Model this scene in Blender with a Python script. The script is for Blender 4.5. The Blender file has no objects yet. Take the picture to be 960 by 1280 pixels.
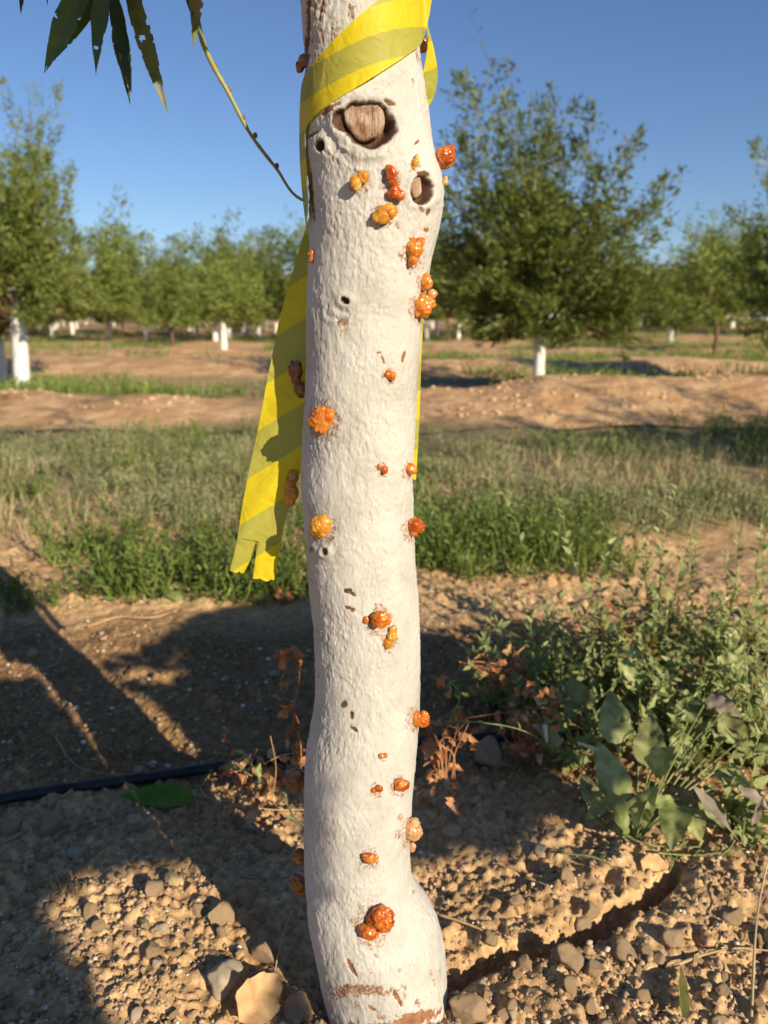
import bpy, math, random
import numpy as np
from mathutils import Vector, Matrix, Quaternion

S = bpy.context.scene
COL = S.collection
R = math.radians
rng = np.random.default_rng(7)
random.seed(7)

# ------------------------------------------------------------------ camera, world, sun, exposure
CAM_H, PITCH, FPX = 0.80, R(13.7), 995.0
cam_d = bpy.data.cameras.new('camera')
cam = bpy.data.objects.new('camera', cam_d)
COL.objects.link(cam)
cam.location = (0, 0, CAM_H)
cam.rotation_euler = (R(90) - PITCH, 0, 0)
cam_d.sensor_width = 36.0
cam_d.lens = 36.0 * FPX / 1280.0
cam_d.clip_start = 0.02
cam_d.clip_end = 3000
cam_d.dof.use_dof = True
cam_d.dof.focus_distance = 0.78
cam_d.dof.aperture_fstop = 6.3
S.camera = cam

AZ, EL = R(38), R(24)
SUN = Vector((math.sin(AZ) * math.cos(EL), -math.cos(AZ) * math.cos(EL), math.sin(EL)))
sun_d = bpy.data.lights.new('sun', 'SUN')
sun_d.energy = 5.0
sun_d.angle = R(0.5)
sun_d.color = (1.0, 0.83, 0.60)
sun = bpy.data.objects.new('sun', sun_d)
COL.objects.link(sun)
sun.rotation_euler = SUN.to_track_quat('Z', 'Y').to_euler()

W = bpy.data.worlds.new('World')
S.world = W
W.use_nodes = True
wn = W.node_tree.nodes
bg = wn.get('Background') or wn.new('ShaderNodeBackground')
sky = wn.new('ShaderNodeTexSky')
sky.sky_type = 'NISHITA'
sky.sun_disc = False
sky.sun_elevation = EL
sky.sun_rotation = math.pi - AZ
sky.altitude = 100
sky.air_density = 1.0
sky.dust_density = 0.0
sky.ozone_density = 6.0
wb = wn.new('ShaderNodeMix'); wb.data_type = 'RGBA'; wb.blend_type = 'MULTIPLY'
wb.inputs[0].default_value = 1.0
wb.inputs[7].default_value = (1.04, .95, .97, 1)
W.node_tree.links.new(sky.outputs[0], wb.inputs[6])
W.node_tree.links.new(wb.outputs[2], bg.inputs[0])
bg.inputs[1].default_value = 0.076
S.view_settings.view_transform = 'Standard'
S.view_settings.look = 'None'
S.view_settings.exposure = 0.55
S.view_settings.gamma = 1
S.render.engine = 'CYCLES'
S.cycles.use_denoising = True
S.cycles.max_bounces = 8
S.cycles.diffuse_bounces = 3
S.cycles.transparent_max_bounces = 12
S.cycles.caustics_reflective = False
S.cycles.caustics_refractive = False

# ------------------------------------------------------------------ pixel <-> world helpers (photo pixels, 960 x 1280)
CP, SP = math.cos(PITCH), math.sin(PITCH)

def ray(px, py):
    u = (px - 480) / FPX
    v = (640 - py) / FPX
    return np.array([u, CP + v * SP, -SP + v * CP])

def at(px, py, Y):
    d = ray(px, py)
    t = Y / d[1]
    return np.array([d[0] * t, Y, CAM_H + d[2] * t])

def project(P):
    x, y, z = P[..., 0], P[..., 1], P[..., 2] - CAM_H
    dep = y * CP - z * SP
    up = y * SP + z * CP
    return 480 + FPX * x / dep, 640 - FPX * up / dep

# ------------------------------------------------------------------ noise
def _h(ix, iy, iz, seed):
    n = (ix.astype(np.int64) * 374761393 + iy.astype(np.int64) * 668265263 + iz.astype(np.int64) * 2147483647 + seed * 1274126177) & 0xffffffff
    n = ((n ^ (n >> 13)) * 1274126177) & 0xffffffff
    n = ((n ^ (n >> 16)) * 2246822519) & 0xffffffff
    n = n ^ (n >> 15)
    return (n & 0xffffff) / float(0xffffff)

def vnoise(x, y, z=None, seed=0):
    x = np.asarray(x, float); y = np.asarray(y, float)
    if z is None:
        fx, fy = np.floor(x), np.floor(y)
        tx, ty = x - fx, y - fy
        tx = tx * tx * (3 - 2 * tx); ty = ty * ty * (3 - 2 * ty)
        zz = np.zeros_like(fx)
        a = _h(fx, fy, zz, seed); b = _h(fx + 1, fy, zz, seed)
        c = _h(fx, fy + 1, zz, seed); d = _h(fx + 1, fy + 1, zz, seed)
        return (a + (b - a) * tx) * (1 - ty) + (c + (d - c) * tx) * ty
    z = np.asarray(z, float)
    fx, fy, fz = np.floor(x), np.floor(y), np.floor(z)
    tx, ty, tz = x - fx, y - fy, z - fz
    tx = tx * tx * (3 - 2 * tx); ty = ty * ty * (3 - 2 * ty); tz = tz * tz * (3 - 2 * tz)
    r = 0
    for k in (0, 1):
        a = _h(fx, fy, fz + k, seed); b = _h(fx + 1, fy, fz + k, seed)
        c = _h(fx, fy + 1, fz + k, seed); d = _h(fx + 1, fy + 1, fz + k, seed)
        v = (a + (b - a) * tx) * (1 - ty) + (c + (d - c) * tx) * ty
        r = r + v * (tz if k else (1 - tz))
    return r

def fbm2(x, y, s, o, seed=0, gain=.5):
    r = 0; a = 1; n = 0
    for i in range(o):
        r = r + a * (vnoise(x * s, y * s, None, seed + i) - .5); n += a
        s *= 2.03; a *= gain
    return r / n

def fbm3(P, s, o, seed=0, gain=.5):
    r = 0; a = 1; n = 0
    for i in range(o):
        r = r + a * (vnoise(P[..., 0] * s, P[..., 1] * s, P[..., 2] * s, seed + i) - .5); n += a
        s *= 2.03; a *= gain
    return r / n

def worley(x, y, cell, seed):
    gx, gy = x / cell, y / cell
    fx, fy = np.floor(gx), np.floor(gy)
    best = np.full(gx.shape, 9.0); val = np.zeros(gx.shape); bx = np.zeros(gx.shape); by = np.zeros(gx.shape)
    z = np.zeros_like(fx)
    for i in (-1, 0, 1):
        for j in (-1, 0, 1):
            cx, cy = fx + i, fy + j
            jx = _h(cx, cy, z, seed); jy = _h(cx, cy, z + 1, seed)
            dx, dy = gx - (cx + jx), gy - (cy + jy)
            d = dx ** 2 + dy ** 2
            rv = _h(cx, cy, z + 2, seed)
            m = d < best
            best = np.where(m, d, best); val = np.where(m, rv, val); bx = np.where(m, dx, bx); by = np.where(m, dy, by)
    return np.sqrt(best), val, bx, by

def sstep(a, b, x):
    t = np.clip((x - a) / (b - a), 0, 1)
    return t * t * (3 - 2 * t)

# ------------------------------------------------------------------ mesh helpers
def make_mesh(name, V, F, mat=None, smooth=True, attrs=None):
    """V (n,3), F: (m,k) array or list of such arrays"""
    V = np.asarray(V, np.float32)
    Fs = F if isinstance(F, list) else [F]
    Fs = [np.asarray(f, np.int32) for f in Fs if len(f)]
    me = bpy.data.meshes.new(name)
    me.vertices.add(len(V))
    me.vertices.foreach_set('co', V.ravel())
    loops = np.concatenate([f.ravel() for f in Fs])
    tot = np.concatenate([np.full(len(f), f.shape[1], np.int32) for f in Fs])
    start = np.concatenate([[0], np.cumsum(tot)[:-1]]).astype(np.int32)
    me.loops.add(len(loops))
    me.loops.foreach_set('vertex_index', loops)
    me.polygons.add(len(tot))
    me.polygons.foreach_set('loop_start', start)
    me.polygons.foreach_set('loop_total', tot)
    if smooth:
        me.polygons.foreach_set('use_smooth', np.ones(len(tot), bool))
    me.update(calc_edges=True)
    for k, v in (attrs or {}).items():
        a = me.attributes.new(k, 'FLOAT', 'POINT')
        a.data.foreach_set('value', np.asarray(v, np.float32).ravel())
    if mat: me.materials.append(mat)
    return me

OFF = {}
def tag(o, label=None, cat=None, group=None, kind=None):
    if label: o['label'] = label
    if cat: o['category'] = cat
    if group: o['group'] = group
    if kind: o['kind'] = kind
    return o

def link(name, me, parent=None, loc=(0, 0, 0), rot=None, scale=None):
    o = bpy.data.objects.new(name, me)
    COL.objects.link(o)
    o.location = loc
    if rot is not None: o.rotation_euler = rot
    if scale is not None: o.scale = scale
    if parent is not None: o.parent = parent
    return o

def empty(name, loc, label, cat, group=None, rz=0):
    o = link(name, None, None, loc, (0, 0, rz))
    o.empty_display_size = .05
    OFF[o.name] = np.array(loc, float)
    return tag(o, label, cat, group)

def part(name, V, F, mat, parent, smooth=True, attrs=None, label=None, kind=None):
    """world-space geometry put under an unrotated parent"""
    off = OFF.get(parent.name, np.zeros(3))
    o = link(name, make_mesh(name, np.asarray(V) - off, F, mat, smooth, attrs), parent)
    OFF[o.name] = off
    return tag(o, label, None, None, kind)

def top(name, V, F, mat, label, cat, group=None, kind=None, smooth=True, attrs=None, loc=None):
    V = np.asarray(V, float)
    if loc is None:
        loc = np.array([V[:, 0].mean(), V[:, 1].mean(), V[:, 2].min()])
    o = link(name, make_mesh(name, V - np.array(loc), F, mat, smooth, attrs), None, tuple(loc))
    OFF[o.name] = np.array(loc, float)
    return tag(o, label, cat, group, kind)

def catmull(pts, n):
    P = np.asarray(pts, float)
    if len(P) < 3:
        t = np.linspace(0, 1, n)[:, None]
        return P[0] * (1 - t) + P[-1] * t
    Q = np.vstack([2 * P[0] - P[1], P, 2 * P[-1] - P[-2]])
    ts = np.linspace(0, len(P) - 1 - 1e-6, n)
    i = ts.astype(int); t = (ts - i)[:, None]
    a, b, c, d = Q[i], Q[i + 1], Q[i + 2], Q[i + 3]
    return .5 * ((2 * b) + (-a + c) * t + (2 * a - 5 * b + 4 * c - d) * t ** 2 + (-a + 3 * b - 3 * c + d) * t ** 3)

def tube(pts, r0, r1=None, k=6, n=None, wob=0.0, cap=True):
    P = catmull(pts, n or max(3, len(pts) * 4))
    n = len(P)
    r1 = r0 if r1 is None else r1
    rad = np.linspace(r0, r1, n)
    if wob: rad = rad * (1 + wob * (rng.random(n) - .5))
    T = np.gradient(P, axis=0); T /= np.linalg.norm(T, axis=1)[:, None] + 1e-12
    ref = np.array([0, 0, 1.]) if abs(T[0][2]) < .8 else np.array([1., 0, 0])
    V = []
    nrm = np.cross(T[0], ref); nrm /= np.linalg.norm(nrm)
    for i in range(n):
        nrm = nrm - T[i] * nrm.dot(T[i]); nrm /= np.linalg.norm(nrm) + 1e-12
        b = np.cross(T[i], nrm)
        for j in range(k):
            a = 2 * math.pi * j / k
            V.append(P[i] + rad[i] * (math.cos(a) * nrm + math.sin(a) * b))
    V = np.array(V)
    i, j = np.meshgrid(np.arange(n - 1), np.arange(k), indexing='ij')
    i, j = i.ravel(), j.ravel(); j2 = (j + 1) % k
    F = np.stack([i * k + j, i * k + j2, (i + 1) * k + j2, (i + 1) * k + j], 1)
    Fs = [F]
    if cap:
        V = np.vstack([V, P[0], P[-1]])
        a = np.arange(k); b = (a + 1) % k
        Fs.append(np.stack([np.full(k, n * k), b, a], 1))
        Fs.append(np.stack([np.full(k, n * k + 1), (n - 1) * k + a, (n - 1) * k + b], 1))
    return V, Fs

def merge(items):
    Vs, by = [], {}
    o = 0
    for V, F in items:
        Fs = F if isinstance(F, list) else [F]
        for f in Fs:
            f = np.asarray(f)
            if len(f): by.setdefault(f.shape[1], []).append(f + o)
        Vs.append(V); o += len(V)
    return np.vstack(Vs), [np.vstack(v) for v in by.values()]

def ico(sub):
    t = (1 + 5 ** .5) / 2
    V = [(-1, t, 0), (1, t, 0), (-1, -t, 0), (1, -t, 0), (0, -1, t), (0, 1, t), (0, -1, -t), (0, 1, -t), (t, 0, -1), (t, 0, 1), (-t, 0, -1), (-t, 0, 1)]
    V = [np.array(v) / np.linalg.norm(v) for v in V]
    F = [(0, 11, 5), (0, 5, 1), (0, 1, 7), (0, 7, 10), (0, 10, 11), (1, 5, 9), (5, 11, 4), (11, 10, 2), (10, 7, 6), (7, 1, 8), (3, 9, 4), (3, 4, 2), (3, 2, 6), (3, 6, 8), (3, 8, 9), (4, 9, 5), (2, 4, 11), (6, 2, 10), (8, 6, 7), (9, 8, 1)]
    for _ in range(sub):
        c = {}; G = []
        def mid(a, b):
            k = (min(a, b), max(a, b))
            if k not in c:
                m = V[a] + V[b]; V.append(m / np.linalg.norm(m)); c[k] = len(V) - 1
            return c[k]
        for a, b, d in F:
            x, y, z = mid(a, b), mid(b, d), mid(d, a)
            G += [(a, x, z), (b, y, x), (d, z, y), (x, y, z)]
        F = G
    return np.array(V), np.array(F)
ICO = [ico(i) for i in range(5)]

# ------------------------------------------------------------------ materials
def new_mat(name):
    m = bpy.data.materials.new(name)
    m.use_nodes = True
    nt = m.node_tree
    b = nt.nodes['Principled BSDF']
    return m, nt, b

def N(nt, t, **kw):
    n = nt.nodes.new(t)
    for k, v in kw.items():
        if k in n.inputs.keys() if hasattr(n.inputs, 'keys') else False:
            n.inputs[k].default_value = v
        else:
            setattr(n, k, v)
    return n

def noise_ramp(nt, scale, stops, detail=5, coord='Object', rough=.6, dist=0.0):
    tc = nt.nodes.new('ShaderNodeTexCoord')
    nz = nt.nodes.new('ShaderNodeTexNoise')
    nz.inputs['Scale'].default_value = scale
    nz.inputs['Detail'].default_value = detail
    nz.inputs['Roughness'].default_value = rough
    nz.inputs['Distortion'].default_value = dist
    nt.links.new(tc.outputs[coord], nz.inputs['Vector'])
    rp = nt.nodes.new('ShaderNodeValToRGB')
    el = rp.color_ramp.elements
    while len(el) < len(stops): el.new(.5)
    for e, (p, c) in zip(el, stops):
        e.position = p; e.color = (*c, 1)
    nt.links.new(nz.outputs['Fac'], rp.inputs['Fac'])
    return rp, nz, tc

def mix_rgb(nt, fac, a, b, mode='MIX'):
    m = nt.nodes.new('ShaderNodeMix'); m.data_type = 'RGBA'; m.blend_type = mode
    for sock, v in ((m.inputs[0], fac), (m.inputs[6], a), (m.inputs[7], b)):
        if hasattr(v, 'is_output') or isinstance(v, bpy.types.NodeSocket): nt.links.new(v, sock)
        elif isinstance(v, tuple): sock.default_value = (*v, 1)
        else: sock.default_value = v
    return m.outputs[2]

def bump(nt, b, src, strength, dist, prev=None):
    bp = nt.nodes.new('ShaderNodeBump')
    bp.inputs['Strength'].default_value = strength
    bp.inputs['Distance'].default_value = dist
    nt.links.new(src, bp.inputs['Height'])
    if prev is not None: nt.links.new(prev, bp.inputs['Normal'])
    nt.links.new(bp.outputs[0], b.inputs['Normal'])
    return bp.outputs[0]

def attr(nt, name):
    a = nt.nodes.new('ShaderNodeAttribute'); a.attribute_name = name
    return a.outputs['Fac']

def leaf_mat(name, c1, c2, c3, rough=.5, trans=.3, scale=9.0, spec=.4):
    m, nt, b = new_mat(name)
    rp, nz, tc = noise_ramp(nt, scale, [(.3, c1), (.5, c2), (.7, c3)], 3)
    oi = nt.nodes.new('ShaderNodeObjectInfo')
    hs = nt.nodes.new('ShaderNodeHueSaturation')
    mr = nt.nodes.new('ShaderNodeMapRange')
    mr.inputs[3].default_value = .75; mr.inputs[4].default_value = 1.3
    nt.links.new(oi.outputs['Random'], mr.inputs[0])
    nt.links.new(mr.outputs[0], hs.inputs['Value'])
    nt.links.new(rp.outputs[0], hs.inputs['Color'])
    nt.links.new(hs.outputs[0], b.inputs['Base Color'])
    b.inputs['Roughness'].default_value = rough
    b.inputs['Specular IOR Level'].default_value = spec
    tr = nt.nodes.new('ShaderNodeBsdfTranslucent')
    nt.links.new(mix_rgb(nt, 1.0, hs.outputs[0], (1.0, 1.0, .5), 'MULTIPLY'), tr.inputs['Color'])
    ms = nt.nodes.new('ShaderNodeMixShader'); ms.inputs[0].default_value = trans
    nt.links.new(b.outputs[0], ms.inputs[1]); nt.links.new(tr.outputs[0], ms.inputs[2])
    nt.links.new(ms.outputs[0], nt.nodes['Material Output'].inputs['Surface'])
    return m

def plain_mat(name, c1, c2, scale, rough=.8, bmp=.4, bd=.002, detail=6, spec=.3):
    m, nt, b = new_mat(name)
    rp, nz, tc = noise_ramp(nt, scale, [(.35, c1), (.65, c2)], detail)
    nt.links.new(rp.outputs[0], b.inputs['Base Color'])
    b.inputs['Roughness'].default_value = rough
    b.inputs['Specular IOR Level'].default_value = spec
    if bmp: bump(nt, b, nz.outputs['Fac'], bmp, bd)
    return m

# --- soil
def soil_material():
    m, nt, b = new_mat('dry_orchard_soil')
    rp, nz, tc = noise_ramp(nt, 4.0, [(.3, (.43, .275, .14)), (.5, (.59, .40, .215)), (.72, (.70, .51, .295))], 8, 'Object', .68)
    rp2, nz2, _ = noise_ramp(nt, 60, [(.35, (.62, .6, .57)), (.6, (1, 1, 1)), (.8, (1.12, 1.1, 1.06))], 6)
    c = mix_rgb(nt, 1.0, rp.outputs[0], rp2.outputs[0], 'MULTIPLY')
    vo = nt.nodes.new('ShaderNodeTexVoronoi'); vo.inputs['Scale'].default_value = 140
    nt.links.new(tc.outputs['Object'], vo.inputs['Vector'])
    hs = nt.nodes.new('ShaderNodeSeparateColor'); nt.links.new(vo.outputs['Color'], hs.inputs[0])
    rr = nt.nodes.new('ShaderNodeMapRange'); rr.inputs[3].default_value = .82; rr.inputs[4].default_value = 1.15
    nt.links.new(hs.outputs[0], rr.inputs[0])
    cc = nt.nodes.new('ShaderNodeCombineColor')
    for i in range(3): nt.links.new(rr.outputs[0], cc.inputs[i])
    c = mix_rgb(nt, 1.0, c, cc.outputs[0], 'MULTIPLY')
    litter, _, _ = noise_ramp(nt, 25, [(.3, (.09, .085, .04)), (.5, (.17, .15, .08)), (.7, (.3, .25, .14))], 6)
    c = mix_rgb(nt, attr(nt, 'veg'), c, litter.outputs[0])
    red, _, _ = noise_ramp(nt, 3, [(.4, (.50, .30, .15)), (.6, (.68, .46, .26))], 6)
    c = mix_rgb(nt, attr(nt, 'red'), c, red.outputs[0])
    shade_tint = mix_rgb(nt, 1.0, c, (.47, .42, .37), 'MULTIPLY')  # darker soil colour for the band where shade is painted in
    c = mix_rgb(nt, attr(nt, 'shade_tint'), c, shade_tint)
    nt.links.new(c, b.inputs['Base Color'])
    b.inputs['Roughness'].default_value = .95
    b.inputs['Specular IOR Level'].default_value = .15
    nf = nt.nodes.new('ShaderNodeTexNoise'); nf.inputs['Scale'].default_value = 320; nf.inputs['Detail'].default_value = 4
    nt.links.new(tc.outputs['Object'], nf.inputs['Vector'])
    p = bump(nt, b, nf.outputs['Fac'], .55, .0022)
    p = bump(nt, b, nz2.outputs['Fac'], .5, .006, p)
    ng_ = nt.nodes.new('ShaderNodeTexNoise'); ng_.inputs['Scale'].default_value = 5; ng_.inputs['Detail'].default_value = 9; ng_.inputs['Roughness'].default_value = .62
    nt.links.new(tc.outputs['Object'], ng_.inputs['Vector'])
    mu = nt.nodes.new('ShaderNodeMath'); mu.operation = 'MULTIPLY'
    nt.links.new(ng_.outputs['Fac'], mu.inputs[0]); nt.links.new(attr(nt, 'red'), mu.inputs[1])
    bump(nt, b, mu.outputs[0], .75, .15, p)
    return m
M_SOIL = soil_material()
M_STONE = [plain_mat('tan_clod_earth', (.48, .34, .19), (.62, .46, .28), 60, .95, .9, .004),
           plain_mat('pale_limestone', (.46, .38, .27), (.60, .51, .37), 45, .9, .8, .003),
           plain_mat('grey_brown_stone', (.31, .215, .135), (.46, .34, .215), 40, .9, .8, .003),
           plain_mat('yellowish_stone', (.48, .38, .2), (.60, .49, .29), 50, .9, .6, .002)]
M_GRAVEL, gnt, gb = new_mat('gravel_mixed')
ga = gnt.nodes.new('ShaderNodeAttribute'); ga.attribute_name = 'tone'
grp = gnt.nodes.new('ShaderNodeValToRGB')
ge = grp.color_ramp.elements
for p_, c_ in ((.0, (.2, .14, .1)), (.45, (.36, .25, .155)), (.8, (.48, .36, .23)), (.95, (.55, .49, .4)), (1.0, (.7, .66, .6))):
    e_ = ge[0] if p_ == 0 else (ge[-1] if p_ == 1.0 else ge.new(p_)); e_.position = p_; e_.color = (*c_, 1)
gnt.links.new(ga.outputs['Fac'], grp.inputs[0]); gnt.links.new(grp.outputs[0], gb.inputs['Base Color'])
gb.inputs['Roughness'].default_value = .85

# --- whitewashed bark
def whitewash():
    m, nt, b = new_mat('whitewash_on_bark')
    rp, nz, tc = noise_ramp(nt, 18, [(.3, (.37, .365, .335)), (.5, (.465, .465, .44)), (.7, (.52, .525, .505))], 8, 'Object', .65)
    mp = nt.nodes.new('ShaderNodeMapping'); mp.inputs['Scale'].default_value = (1, 1, .45)
    nt.links.new(tc.outputs['Object'], mp.inputs[0])
    nf = nt.nodes.new('ShaderNodeTexNoise'); nf.inputs['Scale'].default_value = 240; nf.inputs['Detail'].default_value = 7; nf.inputs['Roughness'].default_value = .7
    nt.links.new(mp.outputs[0], nf.inputs['Vector'])
    # small specks where the paint has flaked off
    sp = nt.nodes.new('ShaderNodeTexNoise'); sp.inputs['Scale'].default_value = 420; sp.inputs['Detail'].default_value = 3
    nt.links.new(mp.outputs[0], sp.inputs['Vector'])
    sr = nt.nodes.new('ShaderNodeMapRange'); sr.inputs[1].default_value = .665; sr.inputs[2].default_value = .72
    nt.links.new(sp.outputs['Fac'], sr.inputs[0])
    c = mix_rgb(nt, sr.outputs[0], rp.outputs[0], (.40, .31, .22))
    # brown scars
    sc = attr(nt, 'scar')
    mm = nt.nodes.new('ShaderNodeMath'); mm.operation = 'ADD'
    ns = nt.nodes.new('ShaderNodeTexNoise'); ns.inputs['Scale'].default_value = 330; ns.inputs['Detail'].default_value = 6
    nt.links.new(tc.outputs['Object'], ns.inputs['Vector'])
    nt.links.new(sc, mm.inputs[0]); nt.links.new(ns.outputs['Fac'], mm.inputs[1])
    mr = nt.nodes.new('ShaderNodeMapRange'); mr.inputs[1].default_value = .86; mr.inputs[2].default_value = 1.12
    nt.links.new(mm.outputs[0], mr.inputs[0])
    brown, _, _ = noise_ramp(nt, 90, [(.3, (.13, .055, .025)), (.7, (.36, .19, .10))], 5)
    c = mix_rgb(nt, mr.outputs[0], c, brown.outputs[0])
    dk = attr(nt, 'bark')
    bark, _, _ = noise_ramp(nt, 120, [(.35, (.035, .018, .01)), (.7, (.12, .055, .03))], 5)
    c = mix_rgb(nt, dk, c, bark.outputs[0])
    nt.links.new(c, b.inputs['Base Color'])
    b.inputs['Roughness'].default_value = .75
    b.inputs['Specular IOR Level'].default_value = .3
    vm, vn, _ = noise_ramp(nt, 16, [(.38, (.12, .12, .12)), (.62, (1, 1, 1))], 3)
    vmul = nt.nodes.new('ShaderNodeMath'); vmul.operation = 'MULTIPLY'
    nt.links.new(vm.outputs[0], vmul.inputs[0]); nt.links.new(nf.outputs['Fac'], vmul.inputs[1])
    p = bump(nt, b, vmul.outputs[0], .5, .0015)
    vo = nt.nodes.new('ShaderNodeTexVoronoi'); vo.feature = 'DISTANCE_TO_EDGE'; vo.inputs['Scale'].default_value = 130
    nd = nt.nodes.new('ShaderNodeTexNoise'); nd.inputs['Scale'].default_value = 90
    nt.links.new(mp.outputs[0], nd.inputs['Vector'])
    ad = nt.nodes.new('ShaderNodeVectorMath'); ad.operation = 'MULTIPLY_ADD'
    ad.inputs[1].default_value = (.03, .03, .03)
    nt.links.new(nd.outputs['Color'], ad.inputs[0]); nt.links.new(mp.outputs[0], ad.inputs[2])
    nt.links.new(ad.outputs[0], vo.inputs['Vector'])
    cr = nt.nodes.new('ShaderNodeMapRange'); cr.inputs[2].default_value = .06
    nt.links.new(vo.outputs['Distance'], cr.inputs[0])
    bump(nt, b, cr.outputs[0], .35, .0005, p)
    return m
M_WASH = whitewash()
M_WOOD = plain_mat('weathered_cut_wood', (.30, .21, .15), (.52, .41, .31), 130, .8, .6, .001)
def wood_mat():
    m, nt, b = new_mat('weathered_cut_wood')
    tc = nt.nodes.new('ShaderNodeTexCoord'); mp = nt.nodes.new('ShaderNodeMapping'); mp.inputs['Scale'].default_value = (1, 1, .16)
    nt.links.new(tc.outputs['Object'], mp.inputs[0])
    nz_ = nt.nodes.new('ShaderNodeTexNoise'); nz_.inputs['Scale'].default_value = 520; nz_.inputs['Detail'].default_value = 6; nz_.inputs['Roughness'].default_value = .7
    nt.links.new(mp.outputs[0], nz_.inputs['Vector'])
    rp = nt.nodes.new('ShaderNodeValToRGB'); el = rp.color_ramp.elements
    while len(el) < 4: el.new(.5)
    for e, (p, c) in zip(el, [(.32, (.10, .055, .035)), (.42, (.34, .24, .17)), (.55, (.46, .36, .27)), (.72, (.58, .49, .39))]):
        e.position = p; e.color = (*c, 1)
    nt.links.new(nz_.outputs['Fac'], rp.inputs[0])
    st, _, _ = noise_ramp(nt, 70, [(.45, (1, 1, 1)), (.62, (.55, .36, .26))], 4)
    nt.links.new(mix_rgb(nt, 1.0, rp.outputs[0], st.outputs[0], 'MULTIPLY'), b.inputs['Base Color'])
    b.inputs['Roughness'].default_value = .85
    bump(nt, b, nz_.outputs['Fac'], .9, .0025)
    return m
M_WOOD = wood_mat()
M_BARK = plain_mat('brown_bark', (.09, .05, .03), (.20, .13, .08), 60, .9, .8, .003)
M_TWIG = plain_mat('green_twig_bark', (.20, .24, .06), (.30, .30, .10), 40, .5, .2, .0005)
M_TWIGR = plain_mat('reddish_twig_bark', (.12, .06, .04), (.22, .12, .08), 60, .6, .2, .0005)

def gum_mat(name, c1, c2, c3, ss=.9, tr=.38):
    m, nt, b = new_mat(name)
    rp, nz, tc = noise_ramp(nt, 95, [(.33, c1), (.5, c2), (.68, c3)], 4, 'Object', .6, .8)
    nt.links.new(rp.outputs[0], b.inputs['Base Color'])
    b.inputs['Roughness'].default_value = .26
    b.inputs['IOR'].default_value = 1.48
    b.inputs['Subsurface Weight'].default_value = ss
    b.inputs['Subsurface Radius'].default_value = (1.0, .28, .06)
    b.inputs['Subsurface Scale'].default_value = .004
    b.inputs['Transmission Weight'].default_value = tr
    b.inputs['Coat Weight'].default_value = .2
    b.inputs['Coat Roughness'].default_value = .12
    nf = nt.nodes.new('ShaderNodeTexNoise'); nf.inputs['Scale'].default_value = 330; nf.inputs['Detail'].default_value = 3
    nt.links.new(tc.outputs['Object'], nf.inputs['Vector'])
    bump(nt, b, nf.outputs['Fac'], .35, .0012)
    return m
GUM = {'red': gum_mat('gum_red_amber', (.40, .06, .007), (.68, .18, .018), (.84, .36, .07)),
       'orange': gum_mat('gum_orange', (.56, .13, .010), (.80, .27, .025), (.90, .46, .10)),
       'amber': gum_mat('gum_yellow_amber', (.58, .22, .015), (.82, .40, .04), (.90, .58, .15)),
       'pale': gum_mat('gum_pale_orange', (.64, .30, .11), (.80, .45, .22), (.88, .60, .36)),
       'dark': gum_mat('gum_dark_brown', (.16, .04, .01), (.34, .13, .03), (.52, .30, .12))}

def tape_mat():
    m, nt, b = new_mat('striped_yellow_film')
    st = attr(nt, 'stripe')
    fr = nt.nodes.new('ShaderNodeMath'); fr.operation = 'PINGPONG'; fr.inputs[1].default_value = 1.0
    nt.links.new(st, fr.inputs[0])
    mr = nt.nodes.new('ShaderNodeMapRange'); mr.inputs[1].default_value = .485; mr.inputs[2].default_value = .515
    nt.links.new(fr.outputs[0], mr.inputs[0])
    c = mix_rgb(nt, mr.outputs[0], (.74, .62, .02), (.46, .45, .08))
    nt.links.new(c, b.inputs['Base Color'])
    b.inputs['Roughness'].default_value = .55
    b.inputs['Specular IOR Level'].default_value = .35
    tcn = nt.nodes.new('ShaderNodeTexCoord')
    nzc = nt.nodes.new('ShaderNodeTexNoise'); nzc.inputs['Scale'].default_value = 38; nzc.inputs['Detail'].default_value = 3; nzc.inputs['Distortion'].default_value = 1.2
    nt.links.new(tcn.outputs['Object'], nzc.inputs['Vector'])
    bump(nt, b, nzc.outputs['Fac'], .45, .006)
    tr = nt.nodes.new('ShaderNodeBsdfTranslucent'); nt.links.new(c, tr.inputs[0])
    ms = nt.nodes.new('ShaderNodeMixShader'); ms.inputs[0].default_value = .36
    nt.links.new(b.outputs[0], ms.inputs[1]); nt.links.new(tr.outputs[0], ms.inputs[2])
    nt.links.new(ms.outputs[0], nt.nodes['Material Output'].inputs['Surface'])
    return m
M_TAPE = tape_mat()
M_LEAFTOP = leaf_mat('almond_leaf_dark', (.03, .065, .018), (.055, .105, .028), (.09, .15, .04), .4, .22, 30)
M_LEAFLIT = leaf_mat('almond_leaf_lit_yellow', (.09, .12, .03), (.16, .18, .05), (.26, .2, .08), .5, .3, 50)  # yellower copy of the leaf green, sunlight put into the colour
M_CROWN = leaf_mat('orchard_foliage', (.12, .175, .035), (.20, .265, .06), (.34, .37, .115), .5, .42, 6)
M_CROWNFAR = leaf_mat('orchard_foliage_far', (.11, .155, .035), (.18, .225, .055), (.29, .31, .09), .55, .4, 2)
M_GRASSG = leaf_mat('green_weed', (.075, .125, .025), (.13, .19, .04), (.22, .28, .07), .55, .3, 7)
M_GRASSD = leaf_mat('grey_green_weed', (.15, .175, .08), (.26, .28, .14), (.43, .41, .25), .7, .3, 5)
M_STRAW = leaf_mat('straw', (.34, .26, .15), (.46, .37, .22), (.56, .47, .30), .8, .25, 9)
M_BIND = leaf_mat('bindweed_leaf', (.14, .18, .055), (.27, .32, .12), (.46, .50, .26), .5, .35, 30)
M_BROAD = leaf_mat('broad_leaf_mottled', (.17, .14, .09), (.30, .34, .13), (.48, .51, .25), .55, .25, 32)
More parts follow.
